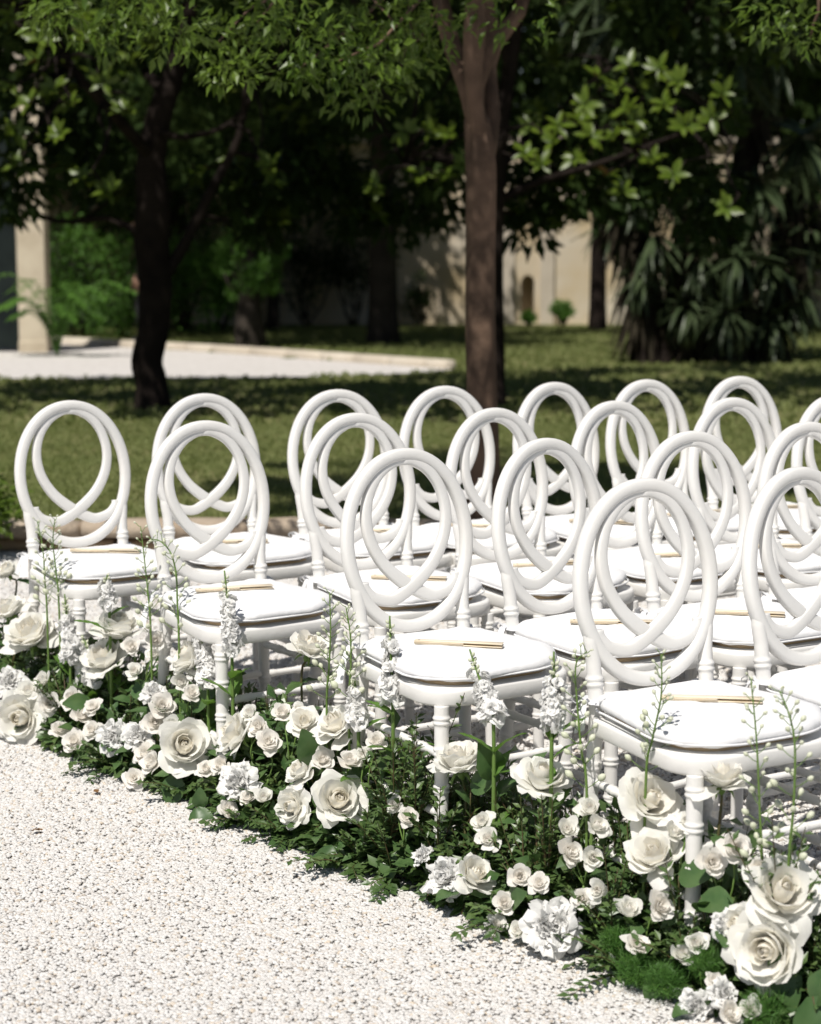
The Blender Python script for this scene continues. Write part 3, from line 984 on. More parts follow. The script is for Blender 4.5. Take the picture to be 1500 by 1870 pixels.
# ------------------------------------------------------------------ person behind the kinked trunk
def person():
    py = 27.0
    base = at_depth(263, 600, py)
    base[2] = lawn_z(py)
    t = thing('person', 'person in black shirt and trousers standing behind the kinked dark trunk', 'person', tuple(base), R(-75))
    me = bpy.data.meshes.new('body')
    J = {'pelvis': (0, 0, .92), 'spine': (0, .01, 1.12), 'chest': (0, .015, 1.34), 'neck': (0, 0, 1.47), 'head0': (0, -.015, 1.55), 'head1': (0, -.02, 1.63), 'head2': (0, -.005, 1.70)}
    rad = {'pelvis': (.15, .11), 'spine': (.135, .10), 'chest': (.16, .115), 'neck': (.055, .055), 'head0': (.066, .078), 'head1': (.076, .092), 'head2': (.055, .065)}
    E = [('pelvis', 'spine'), ('spine', 'chest'), ('chest', 'neck'), ('neck', 'head0'), ('head0', 'head1'), ('head1', 'head2')]
    for s, n in ((-1, 'l'), (1, 'r')):
        J.update({n + 'sh': (.19 * s, .02, 1.40), n + 'el': (.245 * s, .03 - .02 * s, 1.12), n + 'wr': (.25 * s, -.07, .88), n + 'pa': (.245 * s, -.09, .81)})
        rad.update({n + 'sh': (.062, .062), n + 'el': (.043, .043), n + 'wr': (.029, .034), n + 'pa': (.022, .040)})
        J.update({n + 'hip': (.095 * s, 0, .86), n + 'kn': (.10 * s, -.02 - .05 * s, .49), n + 'an': (.10 * s, .03 - .06 * s, .09), n + 'to': (.115 * s, -.12 - .06 * s, .035)})
        rad.update({n + 'hip': (.095, .10), n + 'kn': (.058, .062), n + 'an': (.042, .045), n + 'to': (.04, .03)})
        E += [('chest', n + 'sh'), (n + 'sh', n + 'el'), (n + 'el', n + 'wr'), (n + 'wr', n + 'pa'), ('pelvis', n + 'hip'), (n + 'hip', n + 'kn'), (n + 'kn', n + 'an'), (n + 'an', n + 'to')]
        for k, (dx, dy, ln) in enumerate(((-.004, -.028, .075), (0, -.009, .085), (0, .010, .08), (0, .027, .065))):
            a, b = n + 'f%da' % k, n + 'f%db' % k
            J[a] = (.243 * s, -.09 + dy, .765)
            J[b] = (.235 * s, -.098 + dy * 1.1, .80 - ln - .035)
            rad[a] = rad[b] = (.009, .009)
            E += [(n + 'pa', a), (a, b)]
        J[n + 'th'] = (.225 * s, -.145, .795)
        rad[n + 'th'] = (.010, .010)
        E.append((n + 'pa', n + 'th'))
    names = list(J)
    me.from_pydata([J[k] for k in names], [(names.index(a), names.index(b)) for a, b in E], [])
    o = link('body', me, t)
    o.modifiers.new('skin', 'SKIN')
    sv = me.skin_vertices[0].data
    for i, k in enumerate(names):
        sv[i].radius = rad[k]
    sv[0].use_root = True
    sm = o.modifiers.new('sub', 'SUBSURF')
    sm.levels = sm.render_levels = 2
    dg = bpy.context.evaluated_depsgraph_get()
    ev = o.evaluated_get(dg)
    nm = bpy.data.meshes.new_from_object(ev)
    o.modifiers.clear()
    o.data = nm
    nm.materials.clear()
    for k in ('black_cloth', 'skin', 'hair'):
        nm.materials.append(M[k])
    for p_ in nm.polygons:
        c = p_.center
        i = 0
        if c.z > 1.475:
            i = 1
        if c.z > 1.66 or (c.z > 1.56 and c.y > .035):
            i = 2
        if abs(c.x) > .19 and c.z < .93 and c.z > .6:
            i = 1
        p_.material_index = i
        p_.use_smooth = True
    # face
    mb = MB()
    mb.add(*sweep(spline([(0, -.10, 1.635), (0, -.122, 1.602), (0, -.115, 1.592)], 6), np.array([.008, .010, .013, .016, .015, .010]), 8))
    mb.build('nose', M['skin'], t)
    for s in (-1, 1):
        mb = MB()
        mb.add(*sweep([(.030 * s - .009, -.100, 1.632), (.030 * s, -.106, 1.632), (.030 * s + .009, -.100, 1.632)], [.004, .008, .004], 8))
        mb.build('eye', M['hair'], t)
        mb = MB()
        mb.add(*sweep([(.080 * s, .0, 1.585), (.086 * s, .008, 1.615), (.082 * s, .004, 1.645)], [.008, .016, .010], 8))
        mb.build('ear', M['skin'], t)
    mb = MB()
    mb.add(*sweep([(-.022, -.098, 1.562), (0, -.106, 1.560), (.022, -.098, 1.562)], [.003, .007, .003], 8))
    mb.build('mouth', M['skin'], t)
person()

# ------------------------------------------------------------------ chairs
A_OV, B_OV, TOPZ, REC = .1855, .2195, .93, .114
ZC = TOPZ - B_OV
def back_y(z):
    return .19 + (z - .45) * math.tan(REC)
PLN = (0, math.cos(REC), -math.sin(REC))          # normal of the back plane

def bumps(n, base, zs, rings, amp=.0045, wid=.006):
    r = np.array(base, float).copy()
    for z0 in rings:
        r += amp * np.exp(-((zs - z0) / wid) ** 2)
    return r

def seat_outline(gro=0.0, n=9, rf=.085, rb=.04):
    fw, bw, y0, y1, rf, rb = .200 + gro, .172 + gro, -.200 - gro, .197 + gro, rf, rb
    pts = []
    for cx, cy, r, a0 in ((fw - rf, y0 + rf, rf, -90), (bw - rb, y1 - rb, rb, 0), (-bw + rb, y1 - rb, rb, 90), (-fw + rf, y0 + rf, rf, 180)):
        for k in range(n):
            a = R(a0 + 90 * k / (n - 1))
            pts.append((cx + r * math.cos(a), cy + r * math.sin(a)))
    return pts

def chair_meshes():
    D = {}
    t = np.linspace(0, 2 * np.pi, 72, endpoint=False)
    a, b = A_OV - .0155, B_OV - .0155
    z = ZC + b * np.sin(t)
    x = a * np.sign(np.cos(t)) * np.abs(np.cos(t)) ** .96
    P = np.column_stack([x, [back_y(q) for q in z], z])
    D['back_frame'] = MB().add(*sweep(P, (.0158, .0150), 16, True, PLN, power=2.8)).mesh('back_frame', M['paint'])
    # inner scroll: pretzel loop
    half = [(-.715, -.40), (-.705, -.47), (-.58, -.575), (-.34, -.625), (-.13, -.565), (.13, -.43), (.385, -.235), (.56, .02), (.61, .29), (.535, .55), (.37, .74), (.17, .84)]
    ctl = half + [(0, .865)] + [(-p[0], p[1]) for p in reversed(half)]
    Q = spline([(p[0], 0, p[1]) for p in ctl], 130)
    zz = ZC + Q[:, 2] * B_OV
    s = np.linspace(0, 1, 130)
    yy = np.array([back_y(q) for q in zz]) + .0012 * np.sign(s - .5)
    P = np.column_stack([Q[:, 0] * A_OV, yy, zz])
    wd = np.interp(s, [0, .03, .08, .2, .27, .4, .5, .6, .73, .8, .92, .97, 1], [.0115, .013, .0138, .0165, .0142, .0125, .0115, .0125, .0142, .0165, .0138, .013, .0115])
    D['back_scroll'] = MB().add(*sweep(P, np.column_stack([wd, np.full(130, .0105)]), 16, False, PLN, power=3.6)).mesh('back_scroll', M['paint'])
    for s_, k in ((-1, 'bl'), (1, 'br')):
        zs = np.linspace(0, .645, 200)
        xs = np.interp(zs, [0, .25, .46, .56, .645], [.168, .154, .145, .147, .158])
        ys = np.where(zs < .45, .19 + .030 * ((.45 - zs) / .45) ** 1.6, .19 + (zs - .45) * math.tan(REC))
        r = np.interp(zs, [0, .1, .42, .50, .60, .645], [.0125, .0145, .0160, .0163, .0155, .010])
        r = bumps(200, r, zs, (.511, .523, .335, .345, .20, .21, .075), .0042, .0042)
        D[k] = MB().add(*sweep(np.column_stack([xs * s_, ys, zs]), r, 14)).mesh('back_leg', M['paint'])
        zs = np.linspace(0, .412, 150)
        xs = np.interp(zs, [0, .412], [.178, .170])
        ys = np.interp(zs, [0, .412], [-.184, -.172])
        r = np.interp(zs, [0, .05, .36, .385, .412], [.0135, .0148, .0165, .017, .017])
        r = bumps(150, r, zs, (.384, .373, .314, .303, .230, .219, .140, .130, .04), .0036, .0036)
        D['f' + k[1]] = MB().add(*sweep(np.column_stack([xs * s_, ys, zs]), r, 16)).mesh('front_leg', M['paint'])
    V, F = prism(seat_outline(), [(.408, .010), (.411, .003), (.415, 0), (.440, 0), (.445, .002), (.448, .008)])
    D['seat'] = MB().add(V, F).mesh('seat_frame', M['paint'])
    V, F = prism(seat_outline(-.034), [(.446, 0), (.4545, 0), (.4565, .004)])
    D['panel'] = MB().add(V, F).mesh('seat_panel', M['tan'])
    def bar(p, q, r=.0095):
        p, q = np.array(p), np.array(q)
        n = 60
        tt = np.linspace(0, 1, n)
        P = p + (q - p) * tt[:, None]
        ln = np.linalg.norm(q - p)
        rr = np.full(n, r)
        for f in (.22, .5, .78):
            for dlt in (-.006, .006):
                rr += .0028 * np.exp(-(((tt - f) * ln - dlt) / .004) ** 2)
        return MB().add(*sweep(P, rr, 10)).mesh('stretcher', M['paint'])
    def fx(z):
        return np.interp(z, [0, .412], [.178, .170])
    def bx_(z):
        return np.interp(z, [0, .25, .46], [.168, .154, .145])
    def by_(z):
        return .19 + .030 * ((.45 - z) / .45) ** 1.6
    st = []
    for s_ in (-1, 1):
        for z in (.300, .165):
            st.append(bar((fx(z) * s_, -.178, z), (bx_(z) * s_, by_(z), z + .006)))
    for z in (.265, .125):
        st.append(bar((-fx(z), -.178, z), (fx(z), -.178, z)))
    st.append(bar((-bx_(.22), by_(.22), .22), (bx_(.22), by_(.22), .22)))
    D['st'] = st
    return D
CH = chair_meshes()

CHAIRS = [('A', 0, -.886, 5.669, .596), ('A', 1, -.513, 5.895, .576), ('A', 2, -.110, 6.036, .548), ('A', 3, .241, 6.167, .585), ('A', 4, .620, 6.320, .661), ('A', 5, .931, 6.421, .623), ('A', 6, 1.260, 6.551, .593),
          ('B', 0, -.427, 5.089, .578), ('B', 1, -.027, 5.295, .568), ('B', 2, .381, 5.447, .639), ('B', 3, .749, 5.664, .644), ('B', 4, 1.110, 5.763, .602), ('B', 5, 1.440, 5.86, .60),
          ('C', 0, .115, 4.461, .586), ('C', 1, .486, 4.687, .693), ('C', 2, .844, 4.829, .537), ('C', 3, 1.195, 5.06, .58),
          ('D', 0, .610, 3.915, .524), ('D', 1, 1.002, 4.120, .664)]
ROWN = {'A': 'row nearest lawn kerb', 'B': 'second row from lawn kerb', 'C': 'third row from lawn kerb', 'D': 'fourth row from lawn kerb'}
ORD = ['end', 'second', 'third', 'fourth', 'fifth', 'sixth', 'seventh']
def seat_name(r, i):
    return ('aisle-end chair' if i == 0 else ORD[i] + ' chair from flowers') + ', ' + ROWN[r]

def pad_mesh(k):
    g = np.random.default_rng(500 + k)
    out = np.array(seat_outline(-.002, 14, .135, .07))
    n = len(out)
    c = out.mean(0)
    ph = g.uniform(0, 6.28, 6)
    th = np.arctan2(out[:, 1], out[:, 0])
    wob = .003 * np.sin(3 * th + ph[0]) + .002 * np.sin(7 * th + ph[1]) + .0012 * np.sin(19 * th + ph[2])
    lift = .004 * np.sin(2 * th + ph[3]) + .003 * np.sin(5 * th + ph[4])
    prof = [(.0, .03), (.002, .008), (.009, -.002), (.018, -.004), (.028, .001), (.036, .012), (.041, .026), (.0445, .045), (.047, .07), (.0485, .10), (.0495, .13), (.050, .16)]
    V = []
    for z, ins in prof:
        ln = np.linalg.norm(out - c, axis=1, keepdims=True)
        p = c + (out - c) * (1 - (ins - wob[:, None] * (1 if ins < .03 else .3)) / ln)
        crk = .0012 * np.sin(23 * th + ph[5] + z * 90) * (1 if ins < .05 else .3)
        dent = .0018 * np.sin(17 * p[:, 0] + ph[0] * 3) * np.sin(21 * p[:, 1] + ph[1]) + .0012 * np.sin(48 * p[:, 0] + 31 * p[:, 1] + ph[2])
        V.append(np.column_stack([p, dent * (z > .03) + .4590 + z * .86 + np.maximum(lift, -.001) * (1 if z < .03 else .6) + crk]))
    V.append(np.array([[c[0], c[1], .4590 + .0505 * .86]]))
    V = np.concatenate(V)
    F = []
    for i in range(len(prof) - 1):
        for k_ in range(n):
            l = (k_ + 1) % n
            F.append((i * n + k_, i * n + l, (i + 1) * n + l, (i + 1) * n + k_))
    e = len(prof) - 1
    F += [(e * n + k_, e * n + (k_ + 1) % n, len(V) - 1) for k_ in range(n)]
    F.append(tuple(range(n - 1, -1, -1)))
    return MB().add(V, F).mesh('pad', M['cushion'])
PADS = [pad_mesh(k) for k in range(5)]
def piping_mesh():
    out = np.array(seat_outline(.0015, 14, .135, .07))
    th = np.arctan2(out[:, 1], out[:, 0])
    P = np.column_stack([out, .4665 + .0015 * np.sin(5 * th)])
    keep = [0]
    for i in range(1, len(P)):
        if np.linalg.norm(P[i] - P[keep[-1]]) > 1e-4:
            keep.append(i)
    return MB().add(*sweep(P[keep], .0026, 7, True, (0, 0, 1))).mesh('piping', M['cushion'])
PIPING = piping_mesh()

def tie_mesh(s_, k):
    g = np.random.default_rng(700 + k)
    mb = MB()
    zs = .478
    cx, cy = .1455 * s_, .194
    t = np.linspace(0, 2 * np.pi, 20, endpoint=False)
    P = np.column_stack([cx + .0205 * np.cos(t), cy + .0205 * np.sin(t), zs + .003 * np.sin(t)])
    mb.add(*sweep(P, (.0115, .0022), 8, True, None))
    # knot, two small loops and two short flat tails outside the post
    def strip(P, wdir, ws):
        P = np.asarray(P)
        n = len(P)
        V = np.concatenate([P - wdir * np.asarray(ws)[:, None], P + wdir * np.asarray(ws)[:, None]])
        mb.add(V, [(i, i + 1, n + i + 1, n + i) for i in range(n - 1)])
    kx = cx + .022 * s_
    mb.add(*sweep([(kx - .005 * s_, cy, zs), (kx, cy, zs), (kx + .006 * s_, cy, zs)], [.004, .0075, .004], 8))
    for j in range(2):
        a = g.uniform(-1.1, .9)
        d = np.array([s_ * math.cos(a), math.sin(a), 0])
        ln = g.uniform(.045, .085)
        c0 = np.array([kx, cy, zs])
        T = spline([c0, c0 + d * .014 + [0, 0, .003], c0 + d * ln * .55 - [0, 0, ln * .45], c0 + d * ln * .75 - [0, 0, ln]], 8)
        wd = norm(np.array([-d[1], d[0], g.uniform(-.5, .5)]))
        strip(T, wd, np.linspace(.004, .013, 8))
        b = a + 1.6 + g.uniform(-.3, .3)
        d = np.array([s_ * abs(math.cos(b)), math.sin(b), 0])
        T = spline([c0, c0 + d * .020 + [0, 0, .012], c0 + d * .034 + [0, 0, .002], c0 + d * .018 - [0, 0, .008], c0], 10)
        strip(T, norm(np.array([-d[1], d[0], .3])), np.full(10, .007))
    return mb.mesh('tie', M['ribbon'])
TIES = {(s_, k): tie_mesh(s_, k * 2 + (s_ > 0)) for s_ in (-1, 1) for k in range(3)}

def fan_parts():
    out = []
    L_, w0, w1 = .205, .0075, .013
    def stick(z0, z1, y_off=0.0, l0=0.0, l1=L_):
        V, F = prism([(l0, -w0 + y_off), (l1, -w1 + y_off), (l1, w1 + y_off), (l0, w0 + y_off)], [(z0, 0), (z1, 0)])
        return V, F
    out.append(('guard', MB().add(*stick(0, .0022)).mesh('guard', M['wood'])))
    out.append(('guard', MB().add(*stick(.0100, .0122, .002)).mesh('guard', M['wood'])))
    mb = MB()
    for i in range(6):
        mb.add(*stick(.0026 + i * .0012, .0034 + i * .0012, .001 * (i % 3 - 1), 0, .115))
    out.append(('rib', mb.mesh('rib', M['wood'])))
    # pleated paper leaf, a little fanned out
    mb = MB()
    for i in range(9):
        a0, a1 = R(2 + i * 2.0), R(2 + (i + 1) * 2.0)
        z0, z1 = (.003, .009) if i % 2 else (.009, .003)
        V = [(.10 * math.cos(a0), .10 * math.sin(a0), z0), (L_ * .99 * math.cos(a0), L_ * .99 * math.sin(a0), z0), (L_ * .99 * math.cos(a1), L_ * .99 * math.sin(a1), z1), (.10 * math.cos(a1), .10 * math.sin(a1), z1)]
        mb.add(V, [(0, 1, 2, 3)])
    out.append(('paper_leaf', mb.mesh('paper_leaf', M['paper'], smooth=False)))
    th = np.linspace(0, 2 * np.pi, 10, endpoint=False)
    V, F = prism(np.column_stack([.010 + .003 * np.cos(th), .003 * np.sin(th)]), [(-.0008, 0), (.0132, 0)])
    out.append(('rivet', MB().add(V, F).mesh('rivet', M['metal'])))
    return out
FANP = fan_parts()

for n_, (r, i, x, y, th) in enumerate(CHAIRS):
    nm = seat_name(r, i)
    t = thing('chair', 'white oval-back chair, ' + nm, 'chair', (x, y, 0), th, 'white oval-back chairs in rows')
    link('back_frame', CH['back_frame'], t)
    link('back_scroll', CH['back_scroll'], t)
    for k in ('bl', 'br'):
        link('back_leg', CH[k], t)
    for k in ('fl', 'fr'):
        link('front_leg', CH[k], t)
    link('seat_frame', CH['seat'], t)
    link('seat_panel', CH['panel'], t)
    for m in CH['st']:
        link('stretcher', m, t)
    c = thing('seat_cushion', 'white tie-on cushion on ' + nm, 'cushion', (x, y, 0), th + rng.normal(0, .012), 'white cushions on the chairs')
    link('pad', PADS[int(rng.integers(0, 5))], c)
    link('piping', PIPING, c)
    for s_ in (-1, 1):
        link('tie', TIES[(s_, int(rng.integers(0, 3)))], c)
    # fan lies across the back half of the cushion
    lx, ly = rng.uniform(-.14, -.06), rng.uniform(-.01, .08)
    cth, sth = math.cos(th), math.sin(th)
    f = thing('hand_fan', 'folded wooden hand fan on ' + nm, 'fan', (x + lx * cth - ly * sth, y + lx * sth + ly * cth, .5045), th - rng.uniform(.2, .95), 'folded hand fans on the cushions')
    f.scale = (1, 1, .62)
    for k, me in FANP:
        link(k, me, f)

# ------------------------------------------------------------------ flower border
E0, E1 = np.array([-1.13, 5.41]), np.array([.385, 3.65])
ED = (E1 - E0) / np.linalg.norm(E1 - E0)
EN = np.array([-ED[1], ED[0]])            # towards the chairs
if EN[0] < 0:
    EN = -EN
EN3, ED3 = np.array([EN[0], EN[1], 0]), np.array([ED[0], ED[1], 0])
def bed(s, r, z=0.0):
    p = E0 + ED * s + EN * r
    return np.array([p[0], p[1], z])
def on_bed(u, v, k=.55, c=.0):
    """pixel -> point on the sloping face of the border: r = c + k z"""
    d = ray(u, v)
    o = np.array([0, 0, CAM_H])
    n3 = EN3 - np.array([0, 0, k])
    p0 = np.array([E0[0], E0[1], 0]) + EN3 * c
    t = ((p0 - o) @ n3) / (d @ n3)
    return o + d * t
def sr(p):
    q = np.asarray(p)[:2] - E0
    return q @ ED, q @ EN
def place_words(p):
    s, r = sr(p)
    best = min([('nearest the lawn kerb', -.886, 5.669), ('second from the kerb', -.427, 5.089), ('third from the kerb', .115, 4.461), ('fourth from the kerb', .610, 3.915)], key=lambda q: abs(sr((q[1], q[2]))[0] - s))
    return best[0]

# --- rose petals as patches of surfaces of revolution
def petal(r0, L_, a0, a1, W, phi, g, nu=7, nv=7, point=.15, curl=.0, mb=None):
    us = np.linspace(-1, 1, nu)
    vs_ = np.linspace(0, 1, nv)
    V = np.zeros((nv, nu, 3))
    ph = g.uniform(0, 6.28, 3)
    for j, u in enumerate(us):
        top = 1 - point * abs(u) ** 2.2 - .05 * math.sin(3 * u + ph[0])
        rr_, z, pv = r0, 0.0, 0.0
        for i, v in enumerate(vs_):
            ve = v * top
            step = (ve - pv) * L_
            pv = ve
            al = a0 + (a1 - a0) * ve ** 1.3 + (curl * max(0, ve - .7) / .3 * (.4 + abs(u)))
            rr_ += step * math.sin(al)
            z += step * math.cos(al)
            ww = W * (.30 + .70 * math.sin(min(1, ve * 1.25 + .12) * math.pi / 2))
            an = phi + u * ww / max(1.0, (.55 + rr_ / .028))
            q = rr_ * (1 + .05 * math.sin(2.5 * u + ph[1]) * ve)
            V[i, j] = (q * math.cos(an), q * math.sin(an), z + (.0035 * math.sin(4 * u + ph[2]) + .0018 * math.sin(9 * u + ph[0])) * ve)
    F = []
    for i in range(nv - 1):
        for j in range(nu - 1):
            F.append((i * nu + j, i * nu + j + 1, (i + 1) * nu + j + 1, (i + 1) * nu + j))
    if mb is None:
        mb = MB()
    mb.add(V.reshape(-1, 3), F)
    return mb

def rose_variant(k, n=24, opened=1.0):
    """petals of one rose, about 10 cm across, axis +z, base at 0"""
    g = np.random.default_rng(900 + k)
    res = []
    for i in range(n):
        f = i / (n - 1)
        if f < .36:
            q = f / .36
            L_ = .043 + .005 * q
            a0, a1 = R(14 + 20 * q + g.normal(0, 2)), R(-34 + 10 * q + g.normal(0, 4))
            r0, W, cur = .0012 + .0062 * q, R(150 - 30 * q), R(14)
        else:
            q = (f - .36) / .64
            L_ = .047 + .010 * q
            a0 = R(30 + 50 * q * opened + g.normal(0, 8))
            a1 = R(-4 + 96 * opened * q ** 1.25 + g.normal(0, 15))
            r0, W, cur = .007, R(104 - 34 * q), R(g.uniform(12, 70) * (.3 + q))
        mb = petal(r0, L_ * g.uniform(.94, 1.06), a0, a1, W, i * 2.39996 + g.normal(0, .12), g, point=g.uniform(.10, .28) * (.4 + f), curl=cur)
        res.append(mb.mesh('petal', M['petal_in'] if f < .45 else M['petal']))
    # sepals and hip
    mb = MB()
    th = np.linspace(0, 1, 6)
    mb.add(*sweep(np.column_stack([0 * th, 0 * th, -.016 + .018 * th]), np.interp(th, [0, .4, 1], [.003, .0075, .006]), 8))
    for j in range(5):
        a = j * 1.2566
        P = np.array([(math.cos(a) * q, math.sin(a) * q, z) for q, z in ((.004, 0), (.014, .002), (.024, -.004), (.030, -.014))])
        mb.add(*sweep(P, np.array([[.004, .0006], [.0045, .0006], [.003, .0006], [.0006, .0005]]), 6, normal=(0, 0, 1)))
    return res, mb.mesh('calyx', M['stem'])
ROSES = [rose_variant(0, 32, .84), rose_variant(1, 34, .72), rose_variant(2, 30, 1.0), rose_variant(3, 32, .58), rose_variant(4, 28, .9), rose_variant(5, 34, .66)]

def bloom_mesh(k, n, spread, m_in, m_out, L0=.03, L1=.05, ruff=0.0, full=1.0):
    g = np.random.default_rng(1300 + k)
    mb = MB()
    for i in range(n):
        f = i / (n - 1)
        a0 = R(8 + 66 * f * spread + g.normal(0, 4 + 8 * ruff))
        a1 = R(-20 + 92 * spread * f ** 1.3 + g.normal(0, 7 + 20 * ruff))
        c0 = mb.n
        petal(.002 + .006 * f, (L0 + (L1 - L0) * f) * g.uniform(.85, 1.12), a0, a1, R((130 - 60 * f) * full), i * 2.39996 + g.normal(0, .2), g, 6, 6, g.uniform(.08, .3), R(g.uniform(0, 40 + 40 * ruff) * f), mb)
        q = len(mb.F)
        nf = 25
        mb.M[-nf:] = [0 if f < .4 else 1] * nf
        if ruff:
            V = mb.V[-1]
            V += g.normal(0, .0022 * ruff, V.shape) * (np.linalg.norm(V, axis=1, keepdims=True) > .02)
    return mb.mesh('bloom', [m_in, m_out])
SPRAYB = [bloom_mesh(k, 20, s_, M['petal_blush'], M['petal_blush'] if k % 2 else M['petal']) for k, s_ in enumerate((.8, .95, .65, 1.05))]
PEONYB = [bloom_mesh(20 + k, 66, s_, M['petal_white'], M['petal_white'], .030, .047, 1.3, .52) for k, s_ in enumerate((.85, 1.0, .7))]
PEONYP = []
for k in range(4):
    g = np.random.default_rng(1500 + k)
    PEONYP.append(petal(.008, .060, R(50), R(85 + 14 * k), R(50), 0, g, 9, 8, .22, R(45)).mesh('guard_petal', M['petal_white']))

def axis_rot(tilt, az):
    """axis tilted by tilt deg from vertical towards az (0 = towards the camera, 90 = to the right)"""
    t, a = R(tilt), R(az)
    d = Vector((math.sin(t) * math.sin(a), -math.sin(t) * math.cos(a), math.cos(t)))
    return d

def orient(d, spin):
    q = d.to_track_quat('Z', 'Y')
    return (q.to_matrix().to_4x4() @ Matrix.Rotation(spin, 4, 'Z'))

def leaf_broad(l, w, mname, k=0):
    g = np.random.default_rng(1700 + k)
    ys = np.linspace(0, 1, 8)
    V = []
    for y in ys:
        wd = w * math.sin(math.pi * min(1, y * .93 + .04)) ** .8 * (1.15 - .45 * y)
        z = -.22 * l * y * y
        for q in (-1, -.5, 0, .5, 1):
            V.append((wd * q, y * l, z + .18 * wd * abs(q) * 1.2 + g.normal(0, .0015)))
    F = []
    for i in range(7):
        for j in range(4):
            a = i * 5 + j
            F.append((a, a + 1, a + 6, a + 5))
    return MB().add(V, F).mesh('leaf', M[mname])
RLEAF = [leaf_broad(.062, .021, 'ivy', 1), leaf_broad(.052, .019, 'lentisk', 2), leaf_broad(.072, .026, 'ivy', 3)]
BIGLEAF = [leaf_broad(.085, .033, 'ivy', 5), leaf_broad(.075, .028, 'ivy', 6)]
LUSH = [leaf_broad(.095, .019, 'lush', 7), leaf_broad(.075, .017, 'lush', 8), leaf_broad(.10, .022, 'lush', 9)]

def set_m(o, mtx):
    o.matrix_local = mtx

def leaf_at(mesh, parent, p, d, up=(0, 0, 1), s=1.0):
    o = link('leaf', mesh, parent)
    rt = rand_rot(np.asarray(d, float)[None], np.asarray(up, float)[None])[0] * s
    m = Matrix.Identity(4)
    for a in range(3):
        for b in range(3):
            m[a][b] = rt[a][b]
        m[a][3] = p[a]
    o.matrix_local = m
    return o

def stem_path(foot, tip, n=14, bow=.02):
    a, b = np.asarray(foot, float), np.asarray(tip, float)
    mid = (a + b) / 2 + np.r_[rng.normal(0, bow, 2), 0]
    return spline([a, mid, b], n)

def flower_root(name, label, cat, p, group, kbase=.12):
    """Empty on the ground below the bloom, a hand's width inside the border"""
    s, r = sr(p)
    rb = min(max(r, .05), .26)
    foot = bed(s + rng.normal(0, .015), rb * .6 + kbase * .4)
    return thing(name, label, cat, tuple(foot), 0, group), foot

def add_rose(u, v, wpx, tilt, az, desc, var=None, k=.50, c=-.02, sq=(1, 1, 1)):
    p = on_bed(u, v, k, c)
    d = np.linalg.norm(p - np.array([0, 0, CAM_H]))
    size = wpx * 1.1 / F_PX * d / .098
    t, foot = flower_root('rose', desc + ', beside row ' + place_words(p), 'rose', p, 'large white garden roses in the border')
    ax = axis_rot(tilt, az)
    pet, cal = ROSES[int(rng.integers(0, 6)) if var is None else var]
    lp = Vector((p - foot).tolist()) - ax * (.022 * size)
    m = Matrix.Translation(lp) @ orient(ax, rng.uniform(0, 6.28)) @ Matrix.Diagonal((size * sq[0], size * sq[1], size * sq[2], 1))
    for me in pet:
        set_m(link('petal', me, t), m)
    set_m(link('calyx', cal, t), m)
    tip = np.array(lp - ax * (.012 * size))
    P = spline([(0, 0, -.01), tip * np.array([.45, .45, .5]) + np.r_[rng.normal(0, .01, 2), 0], np.array(lp - ax * (.05 * size)), tip], 14)
    MB().add(*sweep(P, np.linspace(.0034, .0028, 14), 7)).build('stem', M['stem_dark'], t)
    for j in range(3):
        q = P[int(rng.integers(5, 11))]
        a = rng.uniform(0, 6.283)
        leaf_at(RLEAF[j], t, q, (math.cos(a), math.sin(a), rng.uniform(-.2, .5)), s=rng.uniform(.8, 1.15))

for a in (
    (14, 1112, 60, 25, -60, 'white rose with loose petals cut by the border end'),
    (54, 1158, 92, 30, -30, 'wide soft white rose with petals folded over'),
    (38, 1312, 88, 75, -10, 'big cream-hearted rose hanging face-down over the gravel'),
    (215, 1145, 88, 12, 40, 'tall rose on bare stem with flung-open petals'),
    (190, 1203, 80, 35, -40, 'half-open white rose below the tall open one'),
    (345, 1200, 74, 50, -70, 'sideways white rose beside the chair leg'),
    (428, 1338, 80, 62, -75, 'white rose turned sideways with swept-back petals'),
    (338, 1362, 94, 62, 8, 'cream-centred rose facing the aisle above gravel'),
    (535, 1474, 66, 70, -35, 'blush-cream rose nodding low towards the gravel'),
    (618, 1460, 94, 58, 12, 'large round rose with swirled heart facing the aisle'),
    (566, 1180, 74, 18, 60, 'tall white rose with drooping guard petals on dark stem'),
    (556, 1318, 58, 40, -10, 'small crisp white rose in front of stretcher'),
    (612, 1322, 78, 35, -45, 'loose white rose beside the stock spires'),
    (548, 1408, 58, 45, -60, 'ruffled white rose behind the round one'),
    (838, 1388, 92, 14, -50, 'flat wide rose on long stem seen from the side'),
    (990, 1420, 94, 20, 20, 'broad cream rose held level above the foliage'),
    (1188, 1462, 104, 48, 25, 'large cream rose with pointed petals before chair leg'),
    (1195, 1560, 98, 38, -30, 'white rose with folded petals under the pointed one'),
    (1320, 1416, 88, 8, 0, 'upright cup-shaped rose seen in profile'),
    (1432, 1628, 124, 45, 5, 'biggest white rose with deep cup'),
    (1402, 1735, 128, 78, -30, 'big shaded white rose hanging under the biggest one'),
    (868, 1598, 72, 45, 45, 'cream rose tucked against a ruffled peony'),
    (12, 1042, 44, 30, -60, 'small white rose at the lawn end of the border'),
    (1350, 1690, 70, 60, -60, 'half-hidden white rose left of the big shaded one'),
    ):
    add_rose(*a)

